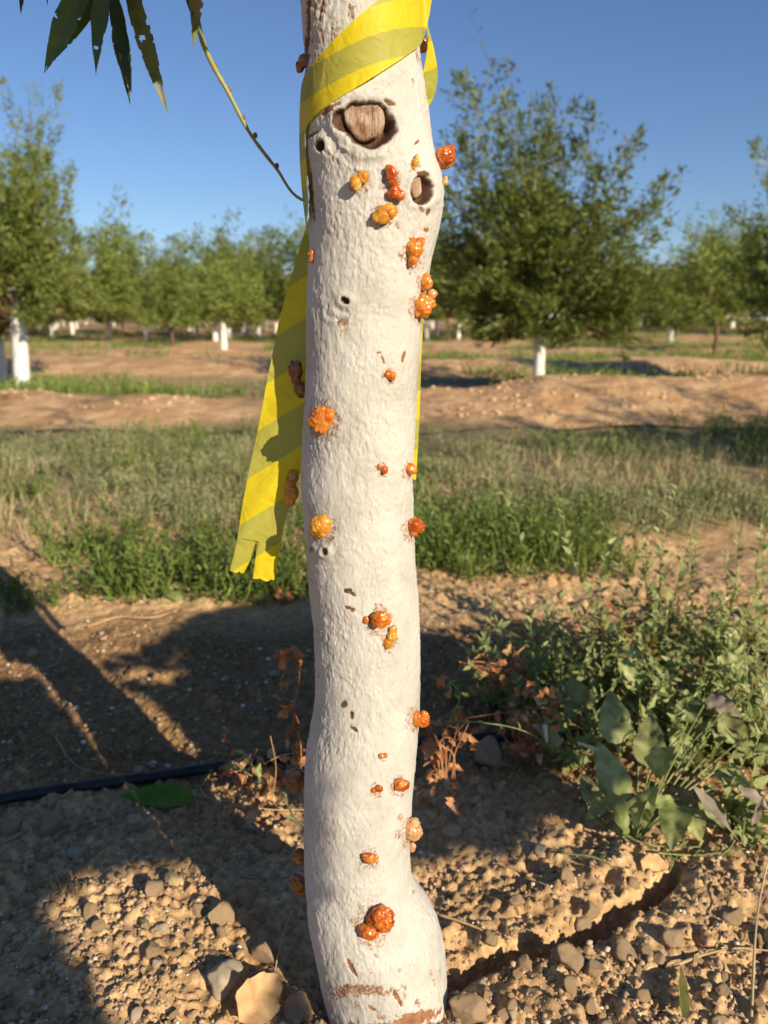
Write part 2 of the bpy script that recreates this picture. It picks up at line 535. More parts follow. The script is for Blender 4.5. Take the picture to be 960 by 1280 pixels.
M_WITHER = leaf_mat('withered_leaf_grey', (.16, .13, .10), (.27, .23, .18), (.36, .32, .22), .7, .15, 25)
M_RUST = leaf_mat('dry_rust_leaf', (.24, .09, .035), (.45, .20, .09), (.60, .34, .18), .75, .25, 60)
M_TANLEAF = leaf_mat('dry_tan_leaf', (.36, .22, .10), (.50, .33, .17), (.60, .43, .24), .7, .2, 30)
M_GREENLEAF = leaf_mat('fresh_green_leaf', (.09, .19, .02), (.14, .27, .03), (.20, .33, .05), .4, .3, 20)
M_FLOWER = leaf_mat('cream_bud', (.75, .70, .45), (.8, .77, .6), (.85, .83, .7), .6, .3, 30)
M_HOSE = plain_mat('black_polythene', (.012, .013, .016), (.03, .032, .036), 30, .45, .1, .0005)
M_GUARD = plain_mat('white_trunk_guard', (.70, .70, .68), (.80, .80, .79), 12, .6, .1, .002)

# ------------------------------------------------------------------ GROUND
TR_PX = [(548, 1235), (590, 1213), (640, 1200), (700, 1184), (755, 1158), (800, 1132), (836, 1104), (860, 1085)]
def flat(px, py):
    d = ray(px, py); t = -CAM_H / d[2]
    return np.array([d[0] * t, d[1] * t])
TR = np.array([flat(*p) for p in TR_PX])

def macro(x, y):
    x = np.asarray(x, float); y = np.asarray(y, float)
    z = np.zeros(np.broadcast(x, y).shape)
    wav = fbm2(x, x * 0 + 3.3, .35, 3, 5) * 1.2
    amps = [.27, .17, .13, .12, .12, .1, .1, .1, .1, .1]
    for k in range(10):
        cy = 6.85 + 5.65 * k + wav * (.5 if k == 0 else 1.0)
        wob = np.clip(.85 + 2.4 * fbm2(x + 9 * k + 2.2, y * .3 + k, .45, 4, 20 + k), .25, 1.2)
        z = z + amps[k] * wob * np.exp(-np.abs((y - cy) / (.98 + .1 * k)) ** 2.4)
    z = z + .55 * sstep(14, 34, y) * sstep(2, 16, x)
    z = z + .03 * fbm2(x, y, .8, 3, 41) * sstep(1.8, 4, y)
    return z

def seg_dist(x, y, P):
    best = np.full(x.shape, 9.0); side = np.zeros(x.shape); tt = np.zeros(x.shape)
    for i in range(len(P) - 1):
        a, b = P[i], P[i + 1]; ab = b - a; L = ab.dot(ab)
        t = np.clip(((x - a[0]) * ab[0] + (y - a[1]) * ab[1]) / L, 0, 1)
        dx, dy = x - a[0] - t * ab[0], y - a[1] - t * ab[1]
        d = np.hypot(dx, dy)
        m = d < best
        best = np.where(m, d, best)
        side = np.where(m, np.sign(ab[0] * dy - ab[1] * dx), side)
        tt = np.where(m, (i + t) / (len(P) - 1), tt)
    return best, side, tt

def clods(x, y, cell, amp, prob, seed):
    wx = x + fbm2(x, y, 1.2 / cell, 2, seed + 50) * cell * .5
    wy = y + fbm2(x, y, 1.2 / cell, 2, seed + 60) * cell * .5
    d, v, bx, by = worley(wx, wy, cell, seed)
    keep = v < prob
    size = .32 + .5 * np.mod(v * 17.3, 1)
    an = v * 211.0
    # flat-topped, tilted, many-sided lumps
    sides = np.maximum.reduce([np.abs(bx * np.cos(an + a_) + by * np.sin(an + a_)) for a_ in (0, 1.0, 2.2)]) / size
    tilt = 1 + .9 * (bx * np.cos(an * 3) + by * np.sin(an * 3)) / size
    h = np.clip((1 - sides) * 2.6, 0, 1) * np.clip(tilt, .15, 2)
    return np.where(keep, amp * (.35 + .65 * np.mod(v * 31.7, 1)) * np.minimum(h, 1.35) * .85, 0)

def detail(x, y):
    near = 1 - sstep(2.6, 4.2, y)
    nearer = 1 - sstep(1.5, 2.2, y)
    z = fbm2(x, y, 3.2, 5, 71) * .055 * near
    z = z + fbm2(x, y, 22, 4, 81) * .013 * near
    rough = .35 + .65 * sstep(.42, .6, vnoise(x * 4 + 3, y * 4, None, 91))
    z = z + clods(x, y, .060, .016, .35, 101) * near * rough
    z = z + clods(x, y, .028, .010, .55, 102) * near * rough
    z = z + clods(x, y, .0135, .0075, .7, 103) * nearer
    z = z + fbm2(x, y, 110, 3, 85) * .0045 * nearer
    z = z + (1 - near) * (fbm2(x, y, 1.6, 5, 77) * .09 + fbm2(x, y, 9, 3, 78) * .02)
    return z

def ground_z(x, y):
    x = np.atleast_1d(np.asarray(x, float)); y = np.atleast_1d(np.asarray(y, float))
    z = macro(x, y) + detail(x, y)
    m = (y < 1.7) & (np.abs(x) < 1.2)
    if m.any():
        xm, ym = x[m], y[m]
        d, sd, tt = seg_dist(xm, ym, TR)
        jag = fbm2(xm, ym, 25, 3, 33) * .03
        wd = (.009 + .011 * np.sin(np.clip(tt, 0, 1) * math.pi)) 
        dd = d + jag * .6
        tr = -.05 * (1 - sstep(wd * .55, wd * 1.15, dd)) * np.clip(np.minimum(tt / .08, (1 - tt) / .1), 0, 1)
        bank = (.018 + .03 * fbm2(xm, ym, 40, 3, 35)) * np.exp(-((d - .055) / .05) ** 2) * (sd > 0) * sstep(0, .1, tt) * sstep(1.0, .9, tt)
        bank2 = .012 * np.exp(-((d - .06) / .05) ** 2) * (sd < 0)
        hol = -.012 * np.exp(-((xm) ** 2 + (ym - .83) ** 2) / .012)
        zz = z[m] + tr + bank + bank2 + hol
        z[m] = zz
    return z

def grow(start, step, end, g):
    out = [start]; s = step
    while abs(out[-1]) < end or len(out) < 2:
        s *= g
        out.append(out[-1] + s)
    return out
xi = np.arange(-.9, .9001, .0038)
xr = grow(.9, .0038, 700, 1.05)
xs = np.array([-v for v in xr[:0:-1]] + list(xi) + xr[1:])
ys = [.55]
while ys[-1] < 1500:
    s = max(.0038, 1.7 * ys[-1] ** 2 / 796)
    s = min(s, .05 * ys[-1] + .01 if ys[-1] > 60 else s)
    ys.append(ys[-1] + s)
yb = []; y_, s_ = .55, .0038
while y_ > -700:
    s_ *= 1.08; y_ -= s_; yb.append(y_)
ys = np.array(yb[::-1] + ys)
GX, GY = np.meshgrid(xs, ys)
gx, gy = GX.ravel(), GY.ravel()
gzv = ground_z(gx, gy)
nx, ny = len(xs), len(ys)
i, j = np.meshgrid(np.arange(ny - 1), np.arange(nx - 1), indexing='ij')
i, j = i.ravel(), j.ravel()
GF = np.stack([i * nx + j, i * nx + j + 1, (i + 1) * nx + j + 1, (i + 1) * nx + j], 1)
_m = macro(gx, gy)
moundness = np.clip(_m / .12, 0, 1)
veg = sstep(2.7, 3.3, gy) * (1 - sstep(.25, .7, moundness)) * (.5 + .5 * sstep(.35, .6, vnoise(gx * .9, gy * .9, None, 12)))
veg = np.clip(veg * np.where(gy > 9, .75, 1), 0, 1)
redm = sstep(4.5, 6.0, gy) * sstep(.15, .6, moundness + .35 * sstep(9, 14, gy))
shade_tint = sstep(1.2, 1.3, gy) * (1 - sstep(1.85, 2.15, gy)) * .85  # shade across the middle ground, put into the soil colour
ground = link('ground', make_mesh('ground', np.stack([gx, gy, gzv], 1), GF, M_SOIL, True, {'veg': veg, 'red': redm, 'shade_tint': shade_tint}))
ground['kind'] = 'structure'

_TS = .3 * 1.008 ** np.arange(900)
def on_ground(px, py, fine=False):
    """point where the pixel's ray meets the ground"""
    d = ray(px, py); o_ = np.array([0, 0, CAM_H])
    Q = o_ + d * _TS[:, None]
    below = np.nonzero(Q[:, 2] <= macro(Q[:, 0], Q[:, 1]))[0]
    k = int(below[0]) if len(below) else len(_TS) - 1
    t0 = _TS[k] * (.93 if Q[k, 1] < 4 else .98); t1 = _TS[k] * (1.05 if Q[k, 1] < 4 else 1.02)
    ts = np.linspace(t0, t1, 160)
    Q = o_ + d * ts[:, None]
    gz_ = ground_z(Q[:, 0], Q[:, 1])
    below = np.nonzero(Q[:, 2] <= gz_)[0]
    k = int(below[0]) if len(below) else 80
    p = Q[k].copy(); p[2] = gz_[k]
    return p

# ------------------------------------------------------------------ MAIN TREE: trunk
TY = .80
PROF_L = [(-15, 374), (0, 375), (80, 382), (130, 381), (200, 383), (240, 386), (300, 388), (350, 385), (400, 384), (450, 383), (500, 381), (550, 378), (600, 376), (650, 380), (700, 384), (740, 387), (780, 392), (820, 394), (860, 395), (900, 390), (930, 384), (960, 381), (1000, 380), (1050, 380), (1100, 381), (1150, 386), (1200, 397), (1240, 405), (1280, 417), (1300, 421), (1340, 425)]
PROF_R = [(-15, 521), (0, 521), (60, 524), (90, 528), (130, 535), (180, 541), (200, 545), (215, 551), (235, 554), (255, 554), (280, 550), (300, 546), (320, 541), (350, 535), (380, 530), (400, 527), (450, 524), (500, 521), (550, 518), (600, 515), (650, 517), (700, 519), (750, 523), (800, 525), (850, 525), (900, 524), (950, 520), (1000, 515), (1050, 512), (1090, 513), (1110, 519), (1130, 535), (1150, 547), (1180, 555), (1210, 558), (1280, 559), (1340, 560)]
def zx(px, py):
    p = at(px, py, TY); return p[0], p[2]
NR = 800
pys = np.linspace(1335, -15, NR)
Lx = np.interp(pys, *zip(*PROF_L)); Rx = np.interp(pys, *zip(*PROF_R))
ker = np.hanning(15); ker /= ker.sum()
Lx = np.convolve(np.pad(Lx, 7, 'edge'), ker, 'valid'); Rx = np.convolve(np.pad(Rx, 7, 'edge'), ker, 'valid')
rows = []
for a in range(NR):
    xl, z = zx(Lx[a], pys[a]); xr_, _ = zx(Rx[a], pys[a])
    rows.append(((xl + xr_) / 2, z, (xr_ - xl) / 2 * .995))
rows = np.array(rows)
# the stem goes on above the frame
ext = []
cx0, z0, r0 = rows[-1]
for a in range(1, 30):
    ext.append((cx0 + .0006 * a - .00030 * a * a, z0 + .014 * a, r0 * (1 + .0000 * a)))
rows = np.vstack([rows, ext])
NR2 = len(rows)
th = np.concatenate([np.linspace(-105, 105, 320), np.linspace(105, 255, 52)[1:-1]])
th = np.radians(th); NT = len(th)
TH, _z = np.meshgrid(th, rows[:, 1])
CXm = rows[:, 0][:, None] + 0 * TH; Rm = rows[:, 2][:, None] + 0 * TH
def tpos(rad):
    return np.stack([CXm + rad * np.sin(TH), TY - rad * np.cos(TH), _z], -1)
P0 = tpos(Rm)
Nrm = np.stack([np.sin(TH), -np.cos(TH), 0 * TH], -1)
front = np.cos(TH) > -.1
disp = fbm3(P0, 14, 3, 1) * .006 * np.clip(np.cos(TH) + .15, 0, 1)
disp += fbm3(P0 * [1, 1, .6], 60, 2, 2) * .0008
PW = P0 + .006 * np.stack([fbm3(P0, 60, 2, 30), fbm3(P0, 60, 2, 31), fbm3(P0, 60, 2, 32)], -1)
ridge = 1 - np.abs(fbm3(PW * [1, 1, .7], 110, 3, 9)) * 6
vary = .3 + 1.3 * sstep(-.12, .16, fbm3(P0, 22, 3, 71))
disp += vary * np.clip(ridge, 0, 1) ** 3 * .0003
plate = fbm3(PW * [1, 1, .6], 170, 2, 14)
disp += sstep(-.02, .04, plate) * .0004
disp += vary * fbm3(P0, 380, 2, 17) * .0010
# rougher above the tape on the left, and lower down
topm = (1 - sstep(.98, 1.06, -_z + 2.04)) 
PX, PY = project(P0)
leftrough = sstep(-.45, -.95, np.sin(TH))
disp += fbm3(P0, 200, 3, 19) * .0015 * leftrough
lowrough = sstep(1000, 1150, PY)
disp += fbm3(P0 * [1, 1, .6], 120, 3, 23) * .0016 * lowrough
scar = np.zeros_like(PX); bark = np.zeros_like(PX)
fm = front.astype(float)
edge_n = fbm3(P0, 110, 3, 44)
edge_f = fbm3(P0, 320, 2, 45)
edge_s = fbm3(P0, 55, 2, 46)
def pit(cx, cy, rx, ry, ang, depth, rim, brk=1.0, rimw=.32, jag=.42):
    global disp, bark
    c, s = math.cos(R(ang)), math.sin(R(ang))
    u = ((PX - cx) * c + (PY - cy) * s) / rx; v = (-(PX - cx) * s + (PY - cy) * c) / ry
    q = np.sqrt(u * u + v * v) + edge_s * jag + edge_n * .10
    disp = disp + fm * rim * np.exp(-((q - 1.3) / rimw) ** 2)
    disp = disp - fm * depth * (1 - sstep(.74, 1.08, q))
    bark = np.maximum(bark, fm * brk * (1 - sstep(.98, 1.07, q + edge_f * .12)))
def mark(cx, cy, rx, ry, ang, s=1.0, d=.0, dark=0.0, jag=.9):
    global disp, scar, bark
    c, sn = math.cos(R(ang)), math.sin(R(ang))
    u = ((PX - cx) * c + (PY - cy) * sn) / rx; v = (-(PX - cx) * sn + (PY - cy) * c) / ry
    q = np.sqrt(u * u + v * v) + edge_n * jag + edge_f * jag
    k = fm * (1 - sstep(.6, 1.15, q))
    scar = np.maximum(scar, k * s); bark = np.maximum(bark, k * dark)
    disp = disp - k * d
pit(462, 157, 33, 27, 20, .015, .0028)
pit(433, 152, 17, 13, 20, .008, .001)
pit(527, 239, 14, 18, 8, .010, .0018)
pit(402, 182, 6, 8, 0, .007, .0032, rimw=.9)
pit(432, 376, 6.5, 4.5, 30, .005, .0018, rimw=1.1, jag=.8)
pit(408, 689, 3.8, 4, 0, .005, .0030, .6, rimw=1.2)
pit(392, 686, 3, 3, 0, .003, .002, .3, rimw=1.0)
for q in [(487, 129, 9, 3, 25, .8, .003, .6), (458, 99, 11, 3.5, -28, .8, .001, .0), (412, 138, 16, 4, -32, .9, .001, .1), (478, 108, 18, 8, -30, .34, .001, 0),
          (521, 178, 6, 1.8, -35, .9, .001, 0), (497, 283, 4, 7, -20, .6, .001, 0), (533, 288, 4, 4, 0, .8, .001, .1), (517, 293, 5, 5, 20, .5, .001, 0),
          (428, 403, 8, 5, 0, .62, .0008, 0), (431, 413, 7, 6, 30, .45, 0, 0), (504, 446, 2.5, 8, 15, 1, .001, .3), (478, 448, 1.5, 8, -20, .9, .001, .3), (474, 441, 4, 1.5, -10, .9, .001, .3),
          (436, 737, 7, 2.6, -15, .9, .0012, 1), (440, 741, 6, 1.8, 42, .9, .001, .8), (438, 760, 7.5, 2.2, 22, .9, .001, .9), (441, 763, 3, 1.5, 0, .9, 0, .6),
          (430, 880, 3.5, 5, 20, .9, .001, .8), (440, 894, 2.2, 5, 0, .9, .001, .9), (443, 911, 7, 1.8, 33, .9, .001, .8),
          (440, 1213, 2.6, 15, -28, .95, .0015, .05), (452, 1238, 44, 9, 3, .58, .0005, 0), (430, 1243, 26, 7, 0, .55, .0005, 0), (496, 1247, 4, 15, -35, .95, .0015, .1), (466, 1262, 9, 2, 35, .8, .001, 0),
          (520, 1272, 38, 9, -14, .75, .001, 0), (470, 1196, 6, 2.5, 40, .5, .001, 0), (548, 1222, 8, 14, 0, .35, 0, 0), (500, 1186, 14, 7, 0, .32, 0, 0),
          (386, 20, 3.5, 42, 0, .8, .0015, .55), (382, 70, 5, 22, 0, .85, .001, .5), (402, 12, 2.2, 18, 8, .7, .001, .4), (404, 44, 2, 12, -8, .5, 0, .3), (389, 245, 3.2, 30, -5, .6, .001, .35),
          (512, 213, 3, 5, 0, .5, 0, 0), (526, 262, 9, 2.5, 60, .6, .001, .3), (516, 1115, 3, 5, 0, .5, 0, 0), (391, 168, 9, 3, -30, .6, .002, .4), (527, 218, 9, 4, 10, .8, .001, .7), (534, 265, 3, 5, 0, .8, 0, .5)]:
    mark(*q)
for gx_, gy_, gr_ in [(449, 229, 14), (489, 224, 14), (492, 246, 11), (477, 272, 14), (515, 318, 17), (525, 388, 16), (529, 355, 10), (486, 470, 8), (405, 527, 20), (477, 588, 8), (510, 589, 9), (404, 662, 16), (513, 664, 12), (473, 776, 17), (486, 802, 12), (518, 900, 13),
                      (478, 946, 5), (498, 983, 11), (470, 988, 8), (509, 1042, 15), (461, 1074, 12), (466, 1158, 24), (518, 206, 7)]:
    q = np.hypot((PX - gx_), (PY - gy_) * .8) / gr_ + edge_n * .9
    scar = np.maximum(scar, fm * .46 * (1 - sstep(.8, 1.5, q)))
# rain-washed dust and thin paint show the bark as faint streaks
streak = fbm3(P0 * [1, 1, .22], 90, 4, 61)
scar = np.maximum(scar, fm * .20 * sstep(.06, .16, streak + .04 * sstep(700, 1250, PY)))
zone = np.maximum(np.maximum(1 - sstep(90, 150, PY), sstep(1165, 1230, PY)), .8 * leftrough)
flk = fbm3(P0 * [1, 1, .5], 170, 3, 66)
scar = np.maximum(scar, fm * .52 * zone * sstep(.10, .2, flk))
# gentle wrinkle rings of healed wood below the cuts
for (cx_, cy_, r_) in [(462, 157, 44), (462, 157, 60), (402, 182, 22), (432, 376, 20), (432, 376, 30), (408, 689, 14), (408, 689, 22)]:
    q = np.hypot((PX - cx_), (PY - cy_) * 1.05) + edge_n * 14
    disp = disp + fm * .0009 * np.exp(-((q - r_) / 3.0) ** 2) * sstep(-.2, .3, edge_n + (PY - cy_) / 60)
bottombrown = sstep(1268, 1292, PY + edge_n * 40)
scar = np.maximum(scar, bottombrown * .8)
scar = np.maximum(scar, sstep(1130, 1260, PY) * .25)
Pt = tpos(Rm + disp)
PXs, PYs = project(Pt)
i, j = np.meshgrid(np.arange(NR2 - 1), np.arange(NT), indexing='ij')
i, j = i.ravel(), j.ravel(); j2 = (j + 1) % NT
TF = np.stack([i * NT + j, i * NT + j2, (i + 1) * NT + j2, (i + 1) * NT + j], 1)
base_xy = rows[30]
tree = empty('almond_tree', (float(rows[40][0]), TY, 0), 'young whitewashed almond trunk in the foreground dotted with orange gum', 'tree')
trunk = part('trunk', Pt.reshape(-1, 3), TF, M_WASH, tree, True, {'scar': scar.ravel(), 'bark': bark.ravel()})

fr_idx = np.where((np.cos(TH) > 0.02) & (np.arange(NR2)[:, None] < NR))
FP = Pt[fr_idx]; FN = Nrm[fr_idx]; FX = PXs[fr_idx]; FY = PYs[fr_idx]
def surf(px, py):
    k = int(np.argmin((FX - px) ** 2 + (FY - py) ** 2))
    return FP[k].copy(), FN[k].copy()

# ---- cut wood inside the pruning holes
def stub(px, py, rx, ry, ang, sink, seed):
    d = ray(px, py); d = d / np.linalg.norm(d)
    nb = 40; V = []; F = []
    # local frame facing the viewer but tilted with the bark
    q, n = surf(px + rx * 2.2, py)
    x_, z_ = zx(px, py)
    row = int(np.argmin(np.abs(rows[:NR, 1] - z_)))
    rad = rows[row][2]; cx_ = rows[row][0]
    sx = (x_ - cx_) / rad
    n = np.array([sx, -math.sqrt(max(.1, 1 - sx * sx)), 0.0])
    c = np.array([x_, TY, z_]); c[0] = cx_ + n[0] * rad; c[1] = TY + n[1] * rad
    c = c - n * sink
    right = np.cross([0, 0, 1.], n); right /= np.linalg.norm(right); right = -right if right[0] < 0 else right
    up = np.cross(right, n); up = up if up[2] > 0 else -up
    S1 = .8 / .995 / 1000 * 1.0
    rings = 9
    V.append(c); 
    ca, sa = math.cos(R(ang)), math.sin(R(ang))
    for k in range(1, rings + 1):
        for m_ in range(nb):
            a = 2 * math.pi * m_ / nb
            f = k / rings
            rr = 1 + .22 * (vnoise(np.array(math.cos(a) * 1.7 + 5), np.array(math.sin(a) * 1.7), None, seed) - .5)
            u = math.cos(a) * rx * f * rr; v = math.sin(a) * ry * f * rr
            u, v = u * ca - v * sa, u * sa + v * ca
            hgt = .0016 * (float(vnoise(np.array(u * .35), np.array(v * .06), None, seed + 3)) - .5) - (.0022 if f > .95 else 0)
            V.append(c + right * u * S1 + up * v * S1 + n * hgt)
    for m_ in range(nb):
        a = 2 * math.pi * m_ / nb
        V.append(V[1 + (rings - 1) * nb + m_] - n * .012)
    tri = [(0, 1 + m_, 1 + (m_ + 1) % nb) for m_ in range(nb)]
    qd = []
    for k in range(rings):
        for m_ in range(nb):
            a = 1 + k * nb + m_; b = 1 + k * nb + (m_ + 1) % nb
            qd.append((a, a + nb, b + nb, b))
    return part('cut_wood', np.array(V), [np.array(tri), np.array(qd)], M_WOOD, trunk)
stub(456, 164, 21, 24, 20, .0050, 3)
stub(521, 242, 9, 14, 5, .0040, 8)

# ---- gum
def gum(px, py, lobes, kind, out=.35, sub=3, seed=None, sizemul=1.0, back=0.0, label=None, bumpy=.18):
    """lobes: (dx,dy,r) in photo pixels around px,py"""
    p, n = surf(px, py)
    seed = int(px * 7 + py) if seed is None else seed
    r_ = np.random.default_rng(seed)
    dep = p[1] * CP - (p[2] - CAM_H) * SP
    s = dep / FPX * sizemul
    c = at(px, py, p[1]) if back == 0 else at(px, py, TY + back)
    rm = max(l[2] for l in lobes) * s
    if back == 0: c = c + n * rm * out
    D, F = ICO[sub]
    C = []; RR = []
    for dx, dy, r in lobes:
        C.append(np.array([dx * s, (r_.random() - .6) * r * s * .5, -dy * s])); RR.append(r * s)
    # small knobs all over
    for k in range(11 if sub >= 3 else 4):
        b = C[r_.integers(len(lobes))]; q = r_.integers(len(lobes))
        v = r_.normal(size=3); v /= np.linalg.norm(v)
        if RR[q] < .5 * RR[0]: q = 0
        C.append(C[q] + v * RR[q] * .72); RR.append(RR[q] * (.28 + .34 * r_.random()))
    org = np.mean(C[:len(lobes)], axis=0)
    rad = np.zeros(len(D))
    for cc, rr in zip(C, RR):
        oc = cc - org
        b = D @ oc
        disc = b * b - (oc @ oc - rr * rr)
        t = np.where(disc > 0, b + np.sqrt(np.maximum(disc, 0)), 0)
        rad = np.maximum(rad, t)
    rad = np.maximum(rad, .35 * RR[0])
    V = D * rad[:, None]
    V = V * (1 + bumpy * 2.3 * fbm3(V + seed, 330, 3, seed % 97, .6))[:, None]
    sq = np.array([.85 + .35 * r_.random(), .62 + .25 * r_.random(), .85 + .35 * r_.random()])
    V = V * sq + org + c
    return part('gum_blob', V, F, GUM[kind], tree, True, None, label)
G = gum
G(549, 197, [(0, 0, 14), (6, -8, 7), (-5, 6, 9), (10, -10, 4)], 'red', .5, 4, label='largest red amber gum lump sticking out at the right edge of the stem')
G(556, 228, [(0, 0, 4), (0, -5, 3)], 'pale', .2, 2)
G(449, 227, [(-3, 2, 8), (6, -4, 7)], 'amber', .75, 4)
G(488, 221, [(0, -2, 8), (-3, -8, 6), (2, 6, 7)], 'red', .8, 4)
G(492, 241, [(0, 0, 7), (6, 4, 5), (-4, 2, 5)], 'red', .8, 4)
G(479, 268, [(-1, 2, 9), (6, -2, 8), (-8, 4, 5)], 'amber', .85, 4)
G(518, 203, [(0, 0, 5), (-2, 5, 3), (2, -6, 3)], 'amber', .3, 3)
G(515, 312, [(0, 0, 12), (-8, -4, 6), (7, -7, 7), (-2, 12, 7)], 'orange', .35, 4)
G(529, 352, [(0, 0, 8), (3, 2, 6), (-3, 7, 3)], 'orange', .4, 3)
G(539, 367, [(0, 0, 6), (0, 3, 4)], 'pale', .2, 3)
G(524, 384, [(0, 0, 11), (8, -4, 7), (-4, 3, 8), (2, -8, 6)], 'orange', .4, 4)
G(527, 58, [(0, 0, 9), (3, -7, 6), (-4, 5, 6)], 'dark', .2, 3, back=.02)
G(381, 80, [(2, -3, 8), (-4, 4, 6), (-6, 8, 3)], 'dark', .3, 3, label='dark reddish gum lump beside the tape at the upper left edge')
G(391, 319, [(0, -2, 5), (0, 5, 5)], 'red', .2, 3)
G(486, 468, [(-1, 0, 5.5), (3, 2, 5)], 'orange', .3, 3)
G(371, 474, [(-2, -10, 10), (-1, 0, 7), (3, 10, 8), (5, 15, 6)], 'dark', .0, 4, back=.012)
G(405, 523, [(0, 0, 14), (8, -2, 10), (-9, 3, 8), (0, 8, 9)], 'orange', .4, 4, label='large knobbly orange gum lump left of the middle of the stem')
G(477, 586, [(3, 1, 5), (-4, -2, 3.5)], 'red', .3, 3)
G(510, 586, [(0, 0, 7), (-3, 4, 4)], 'orange', .3, 3)
G(364, 612, [(2, -14, 7), (-1, -5, 6), (0, 4, 8), (-2, 13, 6)], 'amber', .0, 4, back=.015)
G(404, 656, [(0, 0, 12), (5, -5, 8), (-4, 5, 8)], 'amber', .35, 4)
G(514, 657, [(0, -2, 10), (-2, 7, 7), (4, 3, 7)], 'red', .45, 4)
G(474, 771, [(0, 0, 12), (5, 2, 8), (-4, 5, 8)], 'orange', .5, 4)
G(458, 775, [(0, 0, 4)], 'orange', .3, 2)
G(487, 796, [(4, -8, 5), (3, 0, 6), (-3, 7, 6), (-8, 9, 3.5)], 'amber', .2, 4)
G(520, 897, [(-3, 0, 9), (5, 1, 9)], 'orange', .5, 4)
G(478, 944, [(-2, 0, 3.4), (3, 0, 3)], 'orange', .2, 2)
G(499, 979, [(-2, 0, 8), (5, 1, 7)], 'red', .4, 4)
G(470, 986, [(-3, 1, 4), (3, -1, 5)], 'red', .3, 3)
G(511, 1036, [(0, 0, 12), (5, 2, 9), (-4, -5, 8)], 'pale', .35, 4)
G(499, 1020, [(0, 0, 4), (-2, -3, 2)], 'pale', .2, 2)
G(515, 1058, [(0, 0, 5), (0, 4, 4)], 'pale', .1, 2)
G(461, 1070, [(0, 0, 8), (4, 2, 6), (-4, -2, 5)], 'red', .35, 4)
G(472, 1143, [(3, -2, 13), (5, 5, 11), (-4, 4, 10)], 'red', .5, 4, label='double dark orange gum lump near the foot of the stem')
G(460, 1160, [(0, 0, 10), (-5, -4, 7), (3, 7, 7)], 'red', .45, 4)
G(371, 973, [(2, 0, 14), (-3, -6, 9), (4, 9, 9)], 'dark', .1, 3, back=.03)
G(374, 1070, [(0, 0, 8), (2, 5, 6)], 'dark', .1, 3, back=.02)
G(375, 1106, [(0, 0, 10), (-1, -8, 8), (2, 9, 7)], 'dark', .1, 3, back=.02)

# ---- limbs above the frame, crown
def leafquads(P, D, L, Wd, r_):
    """diamond leaves: base P, direction D (n,3), length L, width Wd"""
    n = len(P)
    q = r_.normal(size=(n, 3))
    s = np.cross(D, q); s /= np.linalg.norm(s, axis=1)[:, None] + 1e-9
    L = np.asarray(L).reshape(-1, 1) * np.ones((n, 1)); Wd = np.asarray(Wd).reshape(-1, 1) * np.ones((n, 1))
    V = np.stack([P, P + D * L * .45 + s * Wd / 2, P + D * L, P + D * L * .45 - s * Wd / 2], 1).reshape(-1, 3)
    F = np.arange(n * 4).reshape(-1, 4)
    return V, F

